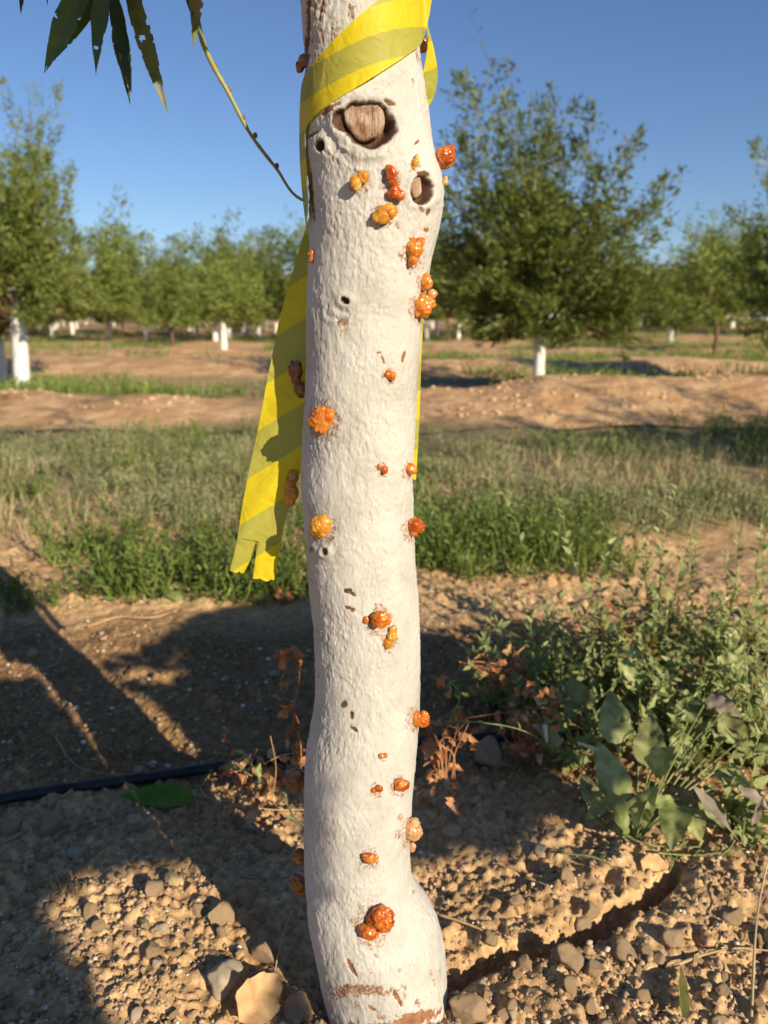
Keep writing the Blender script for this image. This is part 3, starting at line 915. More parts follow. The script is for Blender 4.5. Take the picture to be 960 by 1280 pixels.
def crown(seed, H, Rd, z0, nshoot, nleaf, ll, lw, droop=0.15, spread=.085, spiky=.25, nside=3, flat_top=False, tall=1.0):
    """vase-shaped young almond crown standing on a trunk top at (0,0,z0); returns leaf mesh data and limb mesh data"""
    r_ = np.random.default_rng(seed)
    limbs = []; Pl = []; Dl = []
    per = max(1, nleaf // (nshoot * (1 + nside)))
    for k in range(nshoot):
        az = r_.random() * 2 * math.pi
        u = r_.random()
        el = R(-8 + 93 * u ** .75)
        d = np.array([math.cos(az) * math.cos(el), math.sin(az) * math.cos(el), math.sin(el)])
        horiz = math.cos(el)
        reach = 1 / math.sqrt((horiz / Rd) ** 2 + (math.sin(el) / (H - z0)) ** 2 + 1e-9) if el > 0 else Rd * .9
        lump = .60 + .62 * float(vnoise(np.array(math.cos(az) * 1.4 + 7), np.array(math.sin(az) * 1.4 + el * 1.5), None, seed))
        reach *= (1 + .34 * math.sin(2 * max(el, 0))) * lump * (.68 + .32 * r_.random()) * (1 + (spiky if r_.random() < .25 else 0))
        st = np.array([0, 0, z0 + .12 * r_.random()])
        end = st + d * reach
        mid = st + d * reach * .5 + np.array([0, 0, .10 * reach * (.5 - droop)]) + r_.normal(size=3) * .05 * reach
        end = end + np.array([0, 0, .12 * reach if el > .3 else -droop * reach * .6])
        C = catmull([st, mid, end], 14)
        limbs.append(tube([st, mid, end], .010 if k > 7 else .022, .002, 4, 6))
        shoots = [(C, 1.0)]
        for s_i in range(nside):
            t0 = r_.integers(4, 12)
            b = C[t0]; dd = C[-1] - C[0]; dd = dd / np.linalg.norm(dd)
            dd = dd + r_.normal(size=3) * .55 + np.array([0, 0, .25]); dd /= np.linalg.norm(dd)
            ln = reach * (.18 + .25 * r_.random())
            e = b + dd * ln; m2 = b + dd * ln * .5 + r_.normal(size=3) * .04 * ln
            C2 = catmull([b, m2, e], 10)
            shoots.append((C2, .7))
            if k % 3 == 0: limbs.append(tube([b, m2, e], .004, .0015, 3, 4))
        for C_, w in shoots:
            n = int(per * (.6 + .8 * r_.random()))
            tt = (.18 if w == 1 else .05) + (1 - (.18 if w == 1 else .05)) * r_.random(n) ** .8
            f = tt * (len(C_) - 1); a = np.minimum(f.astype(int), len(C_) - 2); fr = (f - a)[:, None]
            p = C_[a] * (1 - fr) + C_[a + 1] * fr
            tang = C_[a + 1] - C_[a]; tang /= np.linalg.norm(tang, axis=1)[:, None] + 1e-9
            sp = spread * (1.05 - .85 * tt)[:, None]
            p = p + r_.normal(size=(n, 3)) * sp * (.6 + .8 * reach / Rd)
            dd = tang * .8 + r_.normal(size=(n, 3)) * .55 + np.array([0, 0, -.1]); dd /= np.linalg.norm(dd, axis=1)[:, None]
            Pl.append(p); Dl.append(dd)
    P = np.vstack(Pl); D = np.vstack(Dl)
    L = ll * (.6 + .7 * r_.random(len(P)))
    lv = leafquads(P, D, L, lw * (.7 + .6 * r_.random(len(P))), r_)
    return lv, merge(limbs)

lv, lb = crown(5, 2.6, 1.35, .0, 40, 9000, .085, .024)
V, F = lv; keep = (V.reshape(-1, 4, 3)[:, :, 2].min(1) > .55)
V = V.reshape(-1, 4, 3)[keep].reshape(-1, 3); F = np.arange(len(V)).reshape(-1, 4)
topc = np.array([rows[-1][0], TY, rows[-1][1]])
part('crown', V + topc, F, M_CROWN, tree, False)
for az in (20, 110, 200, 290):
    a = R(az); d = np.array([math.cos(a), math.sin(a), 0])
    b = topc + [0, 0, -.06]
    Vt, Ft = tube([b, b + d * .12 + [0, 0, .22], b + d * .35 + [0, 0, .7], b + d * .6 + [0, 0, 1.3]], .032, .010, 8, 14)
    part('limb', Vt, Ft, M_BARK, tree)

# ------------------------------------------------------------------ general leaf maker
def leaf(base, tip, width, normal, shape='lance', nl=14, nw=4, fold=.18, curl=.1, wave=.0, seed=0, bites=0, twist=0.0, thick=.0):
    """a leaf blade from base to tip; normal = rough facing of its upper side"""
    r_ = np.random.default_rng(seed)
    base = np.asarray(base, float); tip = np.asarray(tip, float)
    ax = tip - base; L = np.linalg.norm(ax); ax /= L
    nn = np.asarray(normal, float); nn = nn - ax * nn.dot(ax); nn /= np.linalg.norm(nn) + 1e-9
    sd = np.cross(ax, nn)
    V = []
    for i in range(nl + 1):
        t = i / nl
        if shape == 'lance': w = math.sin(math.pi * min(1, t ** .85)) ** .9 * (1 - .35 * t)
        elif shape == 'ovate': w = math.sin(math.pi * t ** .62) ** .75
        elif shape == 'arrow': w = (1.15 - t) * (1 if t > .12 else t / .12 * .9) if t < 1 else 0
        elif shape == 'strap': w = min(1, t * 8) * (1 - t ** 3)
        else: w = math.sin(math.pi * t)
        w = max(w, .02) * width / 2
        tw = twist * t
        s2 = sd * math.cos(tw) + nn * math.sin(tw); n2 = nn * math.cos(tw) - sd * math.sin(tw)
        cen = base + ax * L * t + nn * (-curl * L * (t ** 2 - t * .0))
        for j in range(nw + 1):
            c = (j / nw) * 2 - 1
            ww = w * (1 + .05 * (r_.random() - .5) * (abs(c) > .9))
            h = fold * abs(c) * w + wave * w * math.sin(t * 19 + c * 2 + seed) * abs(c)
            if shape == 'arrow' and t < .1: cen2 = cen - ax * L * .22 * abs(c)
            else: cen2 = cen
            if shape == 'ovate': h += .045 * w * math.cos((t * 9 - abs(c) * 2.2) * 3.14) * min(1, abs(c) * 3)
            V.append(cen2 + s2 * c * ww + n2 * h)
    F = []
    bad = set()
    for b in range(bites):
        i0 = r_.uniform(nl * .3, nl * .97); jj = (-.4 if r_.random() < .5 else nw + .4) if r_.random() < .75 else r_.uniform(nw * .2, nw * .8)
        ri = r_.uniform(.6, 1.5) * nl / 40; rj = r_.uniform(.8, 2.2) * nw / 12
        for i in range(nl):
            for j in range(nw):
                if ((i + .5 - i0) / ri) ** 2 + ((j + .5 - jj) / rj) ** 2 < 1: bad.add((i, j))
    for i in range(nl):
        for j in range(nw):
            if (i, j) in bad: continue
            a = i * (nw + 1) + j
            F.append((a, a + 1, a + nw + 2, a + nw + 1))
    return np.array(V), np.array(F)

def facing(p):
    v = np.array([0, 0, CAM_H]) - p
    return v / np.linalg.norm(v)

# ---- twig and hanging leaves of the main tree
tw = [at(378, 250, .90), at(345, 210, .88), at(318, 175, .87), at(303, 150, .865), at(285, 115, .86), at(268, 85, .855), at(254, 54, .85), at(246, 20, .85), at(240, -30, .85), at(225, -80, .84)]
Vt, Ft = tube([np.array([rows[560][0], TY + .03, at(420, 262, .86)[2]])] + tw, .0013, .0033, 8, 70, wob=.25)
twig = part('branch', Vt, Ft, M_TWIG, tree, label='thin bent green and reddish shoot at the upper left')
for k, (x_, y_) in enumerate([(268, 85), (285, 115), (303, 150), (318, 172), (345, 210)]):
    p = at(x_, y_, .857 + .004 * k) + np.array([.001, 0, .002])
    v = ICO[2][0] * np.array([.0022, .0022, .003]) + p
    part('bud', v, ICO[2][1], M_TWIGR, twig)
# upper branch over the frame that carries the hanging leaves
br = [topc + [0, 0, -.25], np.array([-.12, .82, 1.20]), np.array([-.26, .81, 1.19]), np.array([-.40, .80, 1.15]), np.array([-.50, .79, 1.10])]
Vt, Ft = tube(br, .006, .002, 8, 30)
branch = part('branch', Vt, Ft, M_TWIGR, tree)
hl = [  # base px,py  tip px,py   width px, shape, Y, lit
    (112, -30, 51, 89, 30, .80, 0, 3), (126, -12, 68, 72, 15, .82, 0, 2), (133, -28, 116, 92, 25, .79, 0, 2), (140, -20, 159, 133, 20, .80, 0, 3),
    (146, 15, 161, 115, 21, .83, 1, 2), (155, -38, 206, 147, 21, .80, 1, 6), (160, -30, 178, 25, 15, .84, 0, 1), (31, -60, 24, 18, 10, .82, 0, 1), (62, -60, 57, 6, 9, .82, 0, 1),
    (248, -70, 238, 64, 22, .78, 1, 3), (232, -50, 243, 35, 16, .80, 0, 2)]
for k, (bx, by, tx, ty, w, Y, lit, bt) in enumerate(hl):
    b = at(bx, by, Y); t = at(tx, ty, Y + .005)
    nrm = facing(b) * np.array([1, 1, 1]) + np.array([(.5 if k % 2 else -.5), 0, .1])
    V, F = leaf(b, t, w * Y / FPX * 1.15, nrm, 'lance', 64, 14, .22, .07 * (-1) ** k, .05, 40 + k, bt * 2 + 1, .5 * math.sin(k * 2.3))
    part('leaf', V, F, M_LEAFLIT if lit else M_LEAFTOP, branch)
n_up = 0
for k in range(2000):   # unseen leaves added sunward of the hanging ones to shade them
    if n_up >= 150: break
    bx, by, tx, ty, w, Y, lit, bt_ = hl[int(rng.integers(len(hl)))]
    f = rng.random() * (.5 if lit else 1.0)
    c = at(bx + (tx - bx) * f, by + (ty - by) * f, Y) + np.array(SUN) * (.06 + .5 * rng.random()) + rng.normal(size=3) * np.array([.012, .012, .008])
    d = rng.normal(size=3) * .6 + np.array([0, 0, -.7]); d /= np.linalg.norm(d)
    b = c - d * .04; t = c + d * .04
    if min(b[2] - b[1] * .356, t[2] - t[1] * .356) < CAM_H: continue
    n_up += 1
    V, F = leaf(b, t, .024, rng.normal(size=3) * .3 + np.array(SUN), 'lance', 8, 2, .2, .1, 0, k)
    part('leaf', V, F, M_LEAFTOP, branch)

# ------------------------------------------------------------------ TAPE
def interp_poly(P, t):
    P = np.array(P, float)
    C = catmull(P, 200)
    d = np.concatenate([[0], np.cumsum(np.linalg.norm(np.diff(C, axis=0), axis=1))]); d /= d[-1]
    return np.stack([np.interp(t, d, C[:, a]) for a in range(C.shape[1])], 1)

def strip(E1, E2, depthf, stripef, n=60, m=10, warp=.0):
    t = np.linspace(0, 1, n)
    A = interp_poly(E1, t); B = interp_poly(E2, t)
    V = []; St = []
    for i in range(n):
        for j in range(m + 1):
            f = j / m
            p = A[i] * (1 - f) + B[i] * f
            V.append(at(p[0], p[1], depthf(p, t[i], f))); St.append(stripef(p, t[i], f))
    F = []
    for i in range(n - 1):
        for j in range(m):
            a = i * (m + 1) + j
            F.append((a, a + 1, a + m + 2, a + m + 1))
    return np.array(V), np.array(F), np.array(St)

def wrap_depth(p, t, f):
    x_, z_ = zx(p[0], p[1])
    if p[1] < -15: c_, r_ = rows[NR - 1][0], rows[NR - 1][2]
    else:
        row = int(np.argmin(np.abs(rows[:NR, 1] - z_))); c_, r_ = rows[row][0], rows[row][2]
    r_ = r_ + .0055
    q = 1 - ((x_ - c_) / r_) ** 2
    return TY - r_ * math.sqrt(max(q, 0.0))

tape = empty('flagging_tape', (rows[700][0], TY, float(rows[700][1])), 'striped yellow plastic tape wrapped round the top of the white stem', 'tape')
E_up = [(560, -75), (520, -35), (474, -1), (432, 35), (396, 74), (379, 98), (375, 128), (374, 165), (375, 205), (378, 245), (383, 290)]
E_lo = [(575, -40), (545, -15), (536, 22), (528, 52), (513, 66), (462, 99), (421, 124), (392, 146), (382, 165), (383, 205), (386, 250)]
def front_stripe(p, t, f):
    arch = ((p[0] - 480) / 55.0) ** 2 * 14
    if p[0] < 400: return (p[1] - 78 + 14 * 2.1) / 36.5 * 1.0 + 1.0 - .5 + .0
    return (p[1] - 7 - arch * .9 - (480 - p[0]) * .30) / 36.5 + .5
V, F, St = strip(E_up, E_lo, wrap_depth, lambda p, t, f: (p[1] + .35 * (p[0] - 480) - 5 - ((p[0] - 470) / 60.0) ** 2 * 12 * (1 if p[0] > 470 else .6)) / 36.0 - .45, 120, 16)
o = part('front_wrap', V, F, M_TAPE, tape, True, {'stripe': St})
# loop standing off at the right, then running down behind the stem
def loop_depth(p, t, f): return .80 + .05 * min(1, t * 2.2) + .004 * f
E_in = [(523, 10), (531, 28), (535, 50), (532, 75), (527, 98), (524, 118), (520, 150), (510, 220), (500, 300), (502, 380), (500, 450), (498, 520), (494, 596)]
E_out = [(534, 8), (534, 27), (541, 55), (546, 80), (547, 98), (543, 120), (534, 142), (530, 215), (526, 300), (530, 380), (527, 440), (524.5, 520), (520, 600)]
V, F, St = strip(E_in, E_out, loop_depth, lambda p, t, f: (p[1] + .35 * (p[0] - 480)) / 36.0 - .5, 120, 6)
part('hanging_loop', V, F, M_TAPE, tape, True, {'stripe': St})
# free tail hanging at the left
def tail_depth(p, t, f):
    return .838 - .016 * sstep(0, .5, t) + .006 * math.sin(f * 2.5 + t * 4) + .0012 * math.sin(f * 9 + t * 23) * t + .0006 * math.sin(t * 61 + f * 5)
def tail_stripe(p, t, f): return (p[1] + .62 * (p[0] - 340)) / 52.0 + .35
L_t = [(386, 272), (376, 305), (364, 345), (352, 388), (343, 430), (333, 480), (325, 524), (311, 590), (303, 632), (297, 672)]
R_t = [(402, 272), (408, 330), (410, 400), (408, 470), (400, 530), (382, 575), (366, 612), (359, 640), (354, 662), (350, 682)]
items = []
V1, F1, S1_ = strip(L_t, R_t, tail_depth, tail_stripe, 90, 16)
dz = tail_depth((0, 0), 1, .5)
def end_depth(p, t, f): return tail_depth(p, 1, f) + .004 * t
V2, F2, S2_ = strip([(297, 672), (292, 694), (287, 713)], [(323, 677), (314, 698), (305, 716)], end_depth, tail_stripe, 12, 6)
V3, F3, S3_ = strip([(323, 677), (319, 700), (316, 725)], [(350, 682), (347, 704), (343, 726)], end_depth, tail_stripe, 12, 6)
def ragged(V, n, m):
    V = V.reshape(n, m + 1, 3); V[-1, :, 2] += rng.normal(size=m + 1) * .0012
    return V.reshape(-1, 3)
V2 = ragged(V2, 12, 6); V3 = ragged(V3, 12, 6)
Vm, Fm = merge([(V1, F1), (V2, F2), (V3, F3)])
o = part('tail', Vm, Fm, M_TAPE, tape, True, {'stripe': np.concatenate([S1_, S2_, S3_])})

# ------------------------------------------------------------------ ORCHARD TREES
LIB = {}
def lib(key, *a, mat=M_CROWN, clip=0.0, gap=None, **kw):
    lv, lb = crown(*a, **kw)
    if gap is not None:
        dx_, dy_ = math.sin(AZ), -math.cos(AZ)
        c_, s_ = math.cos(-gap), math.sin(-gap); dx_, dy_ = c_ * dx_ - s_ * dy_, s_ * dx_ + c_ * dy_
        q_ = lv[0].reshape(-1, 4, 3); m_ = q_.mean(1)
        al = m_[:, 0] * dx_ + m_[:, 1] * dy_; la = np.abs(m_[:, 0] * dy_ - m_[:, 1] * dx_)
        hit = (al > 0) & (la < .13) & (m_[:, 2] < math.tan(EL) * al + .50)
        q_ = q_[~hit]; lv = (q_.reshape(-1, 3), np.arange(len(q_) * 4).reshape(-1, 4))
    q_ = lv[0].reshape(-1, 4, 3); q_ = q_[q_[:, :, 2].min(1) > clip + .12 * (np.sin(q_[:, 0, 0] * 9) + np.cos(q_[:, 0, 1] * 7))]
    lv = (q_.reshape(-1, 3), np.arange(len(q_) * 4).reshape(-1, 4))
    LIB[key] = (make_mesh('crown_' + key, lv[0], lv[1], mat, False), make_mesh('limbs_' + key, lb[0], lb[1], M_BARK, True), float(np.percentile(lv[0][:, 2], 99.93)))
lib('near', 11, 2.75, 1.12, .62, 96, 36000, .088, .024, spiky=.24, spread=.052, nside=4, droop=.2, clip=.60, gap=R(165))
lib('left', 23, 2.75, 1.02, .85, 74, 26000, .088, .022, spiky=.45, spread=.052, nside=4, droop=.1, clip=1.02, gap=R(200))
lib('mid_one', 31, 2.3, 1.15, .68, 40, 9000, .11, .042, spread=.10, nside=3, clip=.74)
lib('mid_two', 37, 2.5, 1.2, .68, 40, 9000, .11, .042, spread=.10, spiky=.4, nside=3, clip=.74)
lib('far_one', 41, 2.4, 1.5, .55, 30, 3600, .20, .075, mat=M_CROWNFAR, spread=.13, nside=2, clip=.74)
lib('far_two', 43, 2.7, 1.5, .55, 30, 3600, .20, .075, mat=M_CROWNFAR, spread=.13, spiky=.4, nside=2, clip=.74)

def guard_mesh(h, r):
    nb = 10; rowsn = 7; V = []; F = []
    for s, rr in ((0, r), (1, r - .003)):
        for k in range(rowsn):
            for m_ in range(nb):
                a = 2 * math.pi * m_ / nb + .2
                q = rr * (1 - .06 * k / rowsn) * (1 + .05 * math.sin(a * 2 + k))
                V.append((q * math.cos(a), q * math.sin(a), h * k / (rowsn - 1)))
    for s in (0, 1):
        o_ = s * nb * rowsn
        for k in range(rowsn - 1):
            for m_ in range(nb):
                a = o_ + k * nb + m_; b = o_ + k * nb + (m_ + 1) % nb
                F.append((a, b, b + nb, a + nb) if s == 0 else (b, a, a + nb, b + nb))
    t = (rowsn - 1) * nb
    for m_ in range(nb):
        a, b = t + m_, t + (m_ + 1) % nb
        F.append((a, b, b + nb * rowsn, a + nb * rowsn))
    return make_mesh('guard', np.array(V), np.array(F), M_GUARD)
GUARDS = {h: guard_mesh(h, r) for h, r in ((.58, .058), (.80, .082), (.55, .05))}
Vt, Ft = tube([(0, 0, -.05), (.01, 0, .35), (0, .005, .82)], .036, .026, 8, 10, wob=.15)
TRK = make_mesh('stem', Vt, Ft, M_BARK)

def orchard_tree(x, y, z, key, label, sc=1.0, rz=0.0, guard=.55, gs=1.0, group=None, sxy=None, tilt=0.0, gscale=None):
    cr, lm, h = LIB[key]
    t = empty('almond_tree', (x, y, z - .02), label, 'tree', group, rz)
    t.rotation_euler = (0, tilt, rz)
    sx = sxy or sc
    link('trunk', TRK, t, (0, 0, 0), None, (gs, gs, sc))
    link('crown', cr, t, (0, 0, 0), None, (sx, sx, sc))
    link('limbs', lm, t, (0, 0, 0), None, (sx, sx, sc))
    if guard:
        link('trunk_guard', GUARDS[guard], t, (0, 0, 0), None, (gscale or (gs, gs, gs)))
    return t

def put(px, Y, ty, key, label, rz, guard, sxy, gscale, tilt=0.0):
    x = (px - 480) / FPX * (Y * CP + .7 * SP); z = float(macro(np.array([x]), np.array([Y]))[0])
    s = (at(px, ty, Y)[2] - z) / LIB[key][2]
    return orchard_tree(x, Y, z, key, label, s, rz, guard, 1.0, sxy=sxy, gscale=gscale, tilt=tilt)
put(673, 9.0, 92, 'near', 'tall bushy almond tree right of the stem with a mottled white guard', R(165), .58, 1.06, (1.1, 1.1, 1.3))
put(27, 8.9, 85, 'left', 'tall almond tree at the left edge with a leaning white guard', R(200), .80, .80, (1.05, 1.05, 1.42), R(-2.5))
put(4, 9.6, 150, 'mid_two', 'almond tree close behind the left edge tree, thin white guard half cut off', R(80), .55, .6, (1.1, 1.1, 1.05))
spec = [ (893, 443, 262, 'mid_two', 0, 'almond tree with a bare brown stem and no guard, far right'),
        (838, 430, 325, 'mid_one', .55, 'almond tree with a clean white guard left of the bare stemmed tree'),
        (280, 437, 308, 'mid_two', .55, 'almond tree with the nearest white guard of the row left of the tape'),
        (216, 433, 318, 'mid_one', 0, 'almond tree with a reddish brown unguarded stem left of the tape'),
        (183, 424, 330, 'mid_two', .55, 'almond tree with a small white guard beside the reddish stemmed tree'),
        (138, 419, 345, 'mid_one', .55, 'almond tree with a squat white guard, left part of the far row'),
        (323, 423, 276, 'mid_two', .55, 'yellowish tall almond tree just left of the tape'),
        (246, 421, 310, 'mid_one', .55, 'almond tree with a short guard between the two middle trees on the left'),
        (573, 425, 300, 'mid_one', .55, 'almond tree whose white guard shows just right of the stem'),
        (780, 409, 322, 'mid_one', .55, 'almond tree behind the tall bushy tree, slim white guard'),
        (800, 411, 318, 'mid_two', .55, 'almond tree with a thin grey white guard beside the slim guarded one'),
        (60, 421, 345, 'mid_two', .55, 'almond tree in the shade behind the left edge tree')]
for px, py, ty, key, g, lab in spec:
    p = on_ground(px, py)
    topz = at(px, ty, p[1])[2] - p[2]
    s = topz / LIB[key][2]
    orchard_tree(p[0], p[1], p[2], key, lab, s, rng.random() * 6.28, g or None, 1.0 + (0 if g else .5), sxy=max(.8, min(s, 1.25)), gscale=(1.5, 1.5, 1.12))
# tree cut by the right edge
put(1020, 9.3, 150, 'near', 'almond tree cut off by the right edge of the frame', R(130), .58, .8, (1, 1, 1))
# neighbours in the same row as the main tree and in the row behind the camera
for x_, y_, lab in ((5.7, 1.0, 'almond tree next in the row to the right of the whitewashed one'), (-5.6, .9, 'almond tree next in the row to the left of the whitewashed one')):
    orchard_tree(x_, y_, 0, 'left', lab, .95, R(70 + 40 * x_), .58)
# far rows
far = []
for r_i, Y in enumerate((25.5, 28.5, 33, 37.5, 43, 49, 56, 64, 73, 84, 97)):
    w = .56 * Y + 4
    n = int(2 * w / (3.0 + .02 * Y))
    for k in range(n):
        x_ = -w + (k + .5) * 2 * w / n + rng.normal() * .3 + (r_i % 2) * 1.4
        y_ = Y + rng.normal() * .35
        if r_i < 2 and x_ > 2.5 and rng.random() < .35: continue
        if rng.random() < .06: continue
        far.append((x_, y_))
for k, (x_, y_) in enumerate(far[:280]):
    z_ = float(macro(np.array([x_]), np.array([y_]))[0])
    near_f = y_ < 34
    key = (('mid_one', 'mid_two') if near_f else ('far_one', 'far_two'))[k % 2]
    s = .95 + .3 * rng.random() + .003 * max(0, y_ - 30)
    orchard_tree(x_, y_, z_, key, 'young almond tree in the distant orchard rows, white guard on its stem', s, rng.random() * 6.28, .55 if rng.random() < .85 else None, 1.0, 'almond trees in the distant orchard rows', sxy=s * 1.1, gscale=(1.9, 1.9, 1.0 + .2 * rng.random()))

# ------------------------------------------------------------------ unseen tree added behind the camera, leaves placed to cast the ground shade
def inpoly(x, y, P):
    ins = False; n = len(P); j = n - 1
    for i in range(n):
        if (P[i][1] > y) != (P[j][1] > y) and x < (P[j][0] - P[i][0]) * (y - P[i][1]) / (P[j][1] - P[i][1]) + P[i][0]: ins = not ins
        j = i
    return ins
DARK = [[(-160, 870), (-60, 855), (60, 850), (120, 835), (190, 805), (250, 770), (330, 752), (400, 742), (400, 1075), (250, 1070), (120, 1072), (60, 1100), (40, 1150), (90, 1220), (150, 1330), (-160, 1330)],
        [(275, 1060), (400, 1060), (400, 1330), (365, 1330), (335, 1200), (290, 1130)],
        [(500, 790), (560, 800), (600, 870), (670, 940), (690, 1010), (640, 1065), (575, 1060), (500, 1075)]]
HALF = [(80, 800), (240, 790), (240, 880), (60, 890)]
LITP = [(325, 1035, 26, 18), (345, 1052, 18, 22), (180, 845, 40, 10), (120, 865, 40, 8)]
TEL = math.tan(EL)
def inpoly_v(x, y, Pg):
    ins = np.zeros(x.shape, bool); n = len(Pg); j = n - 1
    for i in range(n):
        (xi_, yi_), (xj_, yj_) = Pg[i], Pg[j]
        c = ((yi_ > y) != (yj_ > y)) & (x < (xj_ - xi_) * (y - yi_) / ((yj_ - yi_) or 1e-9) + xi_)
        ins ^= c; j = i
    return ins
qx = rng.uniform(-160, 700, 520000); qy = rng.uniform(735, 1330, 520000)
ok = np.zeros(len(qx), bool)
for q in DARK: ok |= inpoly_v(qx, qy, q)
ok &= ~(inpoly_v(qx, qy, HALF) & (rng.random(len(qx)) < .7))
for a_, b_, c_, d_ in LITP: ok &= ((qx - a_) / c_) ** 2 + ((qy - b_) / d_) ** 2 >= 1
dd_ = np.stack([(qx - 480) / FPX, CP + (640 - qy) / FPX * SP, -SP + (640 - qy) / FPX * CP], 1)
tt_ = -CAM_H / dd_[:, 2]
Gx, Gy = dd_[:, 0] * tt_, dd_[:, 1] * tt_
ok &= rng.random(len(qx)) < np.minimum(1, (Gy / 2.0) ** 3 + .04)
ok &= ~((qx > 500) & (qy > 960) & (rng.random(len(qx)) < .4))
SA, CA = math.sin(AZ), math.cos(AZ)
kk = (Gy - TY) / CA; xc = Gx + SA * kk; zc = TEL * kk
# distance (on the sun-facing plane through the stem) from the lit outline of stem and tape: leaves get small close to it
edge_l = -(xc + .109); edge_r = xc - np.interp(zc, [.22, .32, .7, .85], [.102, .064, .066, .10])
dist = np.maximum(edge_l, edge_r); dist = np.where(kk > -.25, dist, 1.0)
kt = (Gy - .825) / CA; xt = Gx + SA * kt; zt = TEL * kt
tl = np.interp(zt, [.5, .72, 1.0], [-.168, -.125, -.092])
dt_ = np.where((kt > 0) & (zt > .50), np.maximum(tl - xt, xt + .05), 1.0)
dist = np.minimum(dist, dt_)
kw_ = (Gy - 1.03) / CA; xw = Gx + SA * kw_; zw = TEL * kw_     # the tall dead weed stands in a sunbeam
dist = np.minimum(dist, np.where((kw_ > 0) & (zw > .03) & (zw < .33), np.abs(xw + .125) - .042, 1.0))
kw_ = (Gy - 1.17) / CA; xw = Gx + SA * kw_; zw = TEL * kw_
dist = np.minimum(dist, np.where((kw_ > -.05) & (zw < .05), np.abs(xw + .19) - .05, 1.0))
fsz = np.where(dist > .003, np.clip(.32 + (dist - .003) / .045, 0, 1), 0)
ok &= fsz > .1
ok &= (fsz > .9) | (rng.random(len(qx)) < 1)
big = np.nonzero(ok & (fsz > .9))[0][:11000]; small = np.nonzero(ok & (fsz <= .9))[0][:40000]
idx = np.concatenate([big, small])
P = np.stack([Gx[idx], Gy[idx], 0 * Gx[idx]], 1) + np.array(SUN) * rng.uniform(2.2, 3.0, (len(idx), 1))
FS = fsz[idx]
print('shade leaves', len(big), len(small))
D = rng.normal(size=P.shape) * np.array([1, 1, .45]); D /= np.linalg.norm(D, axis=1)[:, None]
V, F = leafquads(P - D * .025 * FS[:, None], D, (.048 + .02 * rng.random(len(P))) * FS, (.020 + .008 * rng.random(len(P))) * np.sqrt(FS), rng)
cen = P.mean(0)
bt = empty('almond_tree', (cen[0] + .2, cen[1] - .1, 0), 'added unseen shade caster of leaves and boughs behind the viewer', 'tree')
Pb = V
part('crown', V, F, M_CROWN, bt, False)
b0 = np.array([cen[0] + .2, cen[1] - .1, 0])
Vt, Ft = tube([b0 + [0, 0, -.03], b0 + [.02, 0, .3], b0 + [0, 0, .6]], .05, .035, 10, 12)
part('trunk', Vt, Ft, M_BARK, bt)
def shade_ok(pts):
    """True where the shadow of every point falls on ground that is in shade, or out of view"""
    g = pts - np.array(SUN) * (pts[:, 2:3] / math.sin(EL))
    vis = g[:, 1] > .55
    px_, py_ = project(np.stack([g[:, 0], np.maximum(g[:, 1], .3), 0 * g[:, 0]], 1))
    out = (~vis) | (py_ > 1330) | (px_ < -160)
    for q in DARK: out |= inpoly_v(px_, py_, q)
    k_ = (g[:, 1] - TY) / CA; xc_ = g[:, 0] + SA * k_
    out &= ~(vis & (k_ > -.3) & (xc_ > -.14) & (xc_ < .16))
    return out.all()
nb_ = 0
for k in range(400):
    if nb_ >= 16: break
    e = P[rng.integers(len(P))]
    m_ = (b0 + [0, 0, .6]) * .5 + e * .5 + rng.normal(size=3) * np.array([.15, .15, .12])
    C_ = catmull([b0 + [0, 0, .55], m_, e], 24)
    if not shade_ok(C_): continue
    nb_ += 1
    Vt, Ft = tube([b0 + [0, 0, .55], m_, e], .014, .003, 5, 10)
    part('limb', Vt, Ft, M_BARK, bt)
print('limbs', nb_)

# ------------------------------------------------------------------ WEEDS IN THE BACKGROUND BAND
def tuft(seed, nst, h, spread, leaves, ll, lw, bladew=.004, lean=.35):
    """a small weed: upright stems clothed with narrow leaves"""
    r_ = np.random.default_rng(seed); its = []
    for s in range(nst):
        a = r_.random() * 6.283; rr = spread * math.sqrt(r_.random())
        b = np.array([rr * math.cos(a), rr * math.sin(a), -.01])
        d = np.array([math.cos(a) * lean * r_.random(), math.sin(a) * lean * r_.random(), 1.]); d += r_.normal(size=3) * .12
        hh = h * (.55 + .55 * r_.random())
        e = b + d / np.linalg.norm(d) * hh
        side = np.cross(d, r_.normal(size=3)); side /= np.linalg.norm(side)
        m_ = (b + e) / 2 + r_.normal(size=3) * .05 * hh
        w = bladew
        Vb = np.array([b - side * w / 2, b + side * w / 2, m_ + side * w / 2, m_ - side * w / 2, e])
        its.append((Vb, [np.array([[0, 1, 2, 3]]), np.array([[3, 2, 4]])]))
        if leaves:
            t = .12 + .88 * r_.random(leaves)
            p = np.where(t[:, None] < .5, b + (m_ - b) * t[:, None] * 2, m_ + (e - m_) * (t[:, None] - .5) * 2)
            dd = r_.normal(size=(leaves, 3)) * .6 + d / np.linalg.norm(d) * .75; dd /= np.linalg.norm(dd, axis=1)[:, None]
            its.append(leafquads(p, dd, ll * (.6 + .6 * r_.random(leaves)) * (1.15 - .5 * t), lw, r_))
    return merge(its)

def scatter(items, places):
    """numpy merge of many turned copies; places: (x,y,z,scale,rot,kind)"""
    out = []
    for x, y, z, s, a, k in places:
        V, F = items[k]
        c, sn = math.cos(a), math.sin(a)
        Vr = V @ np.array([[c, sn, 0], [-sn, c, 0], [0, 0, 1]]) * s + np.array([x, y, z])
        out.append((Vr, F))
    return merge(out)

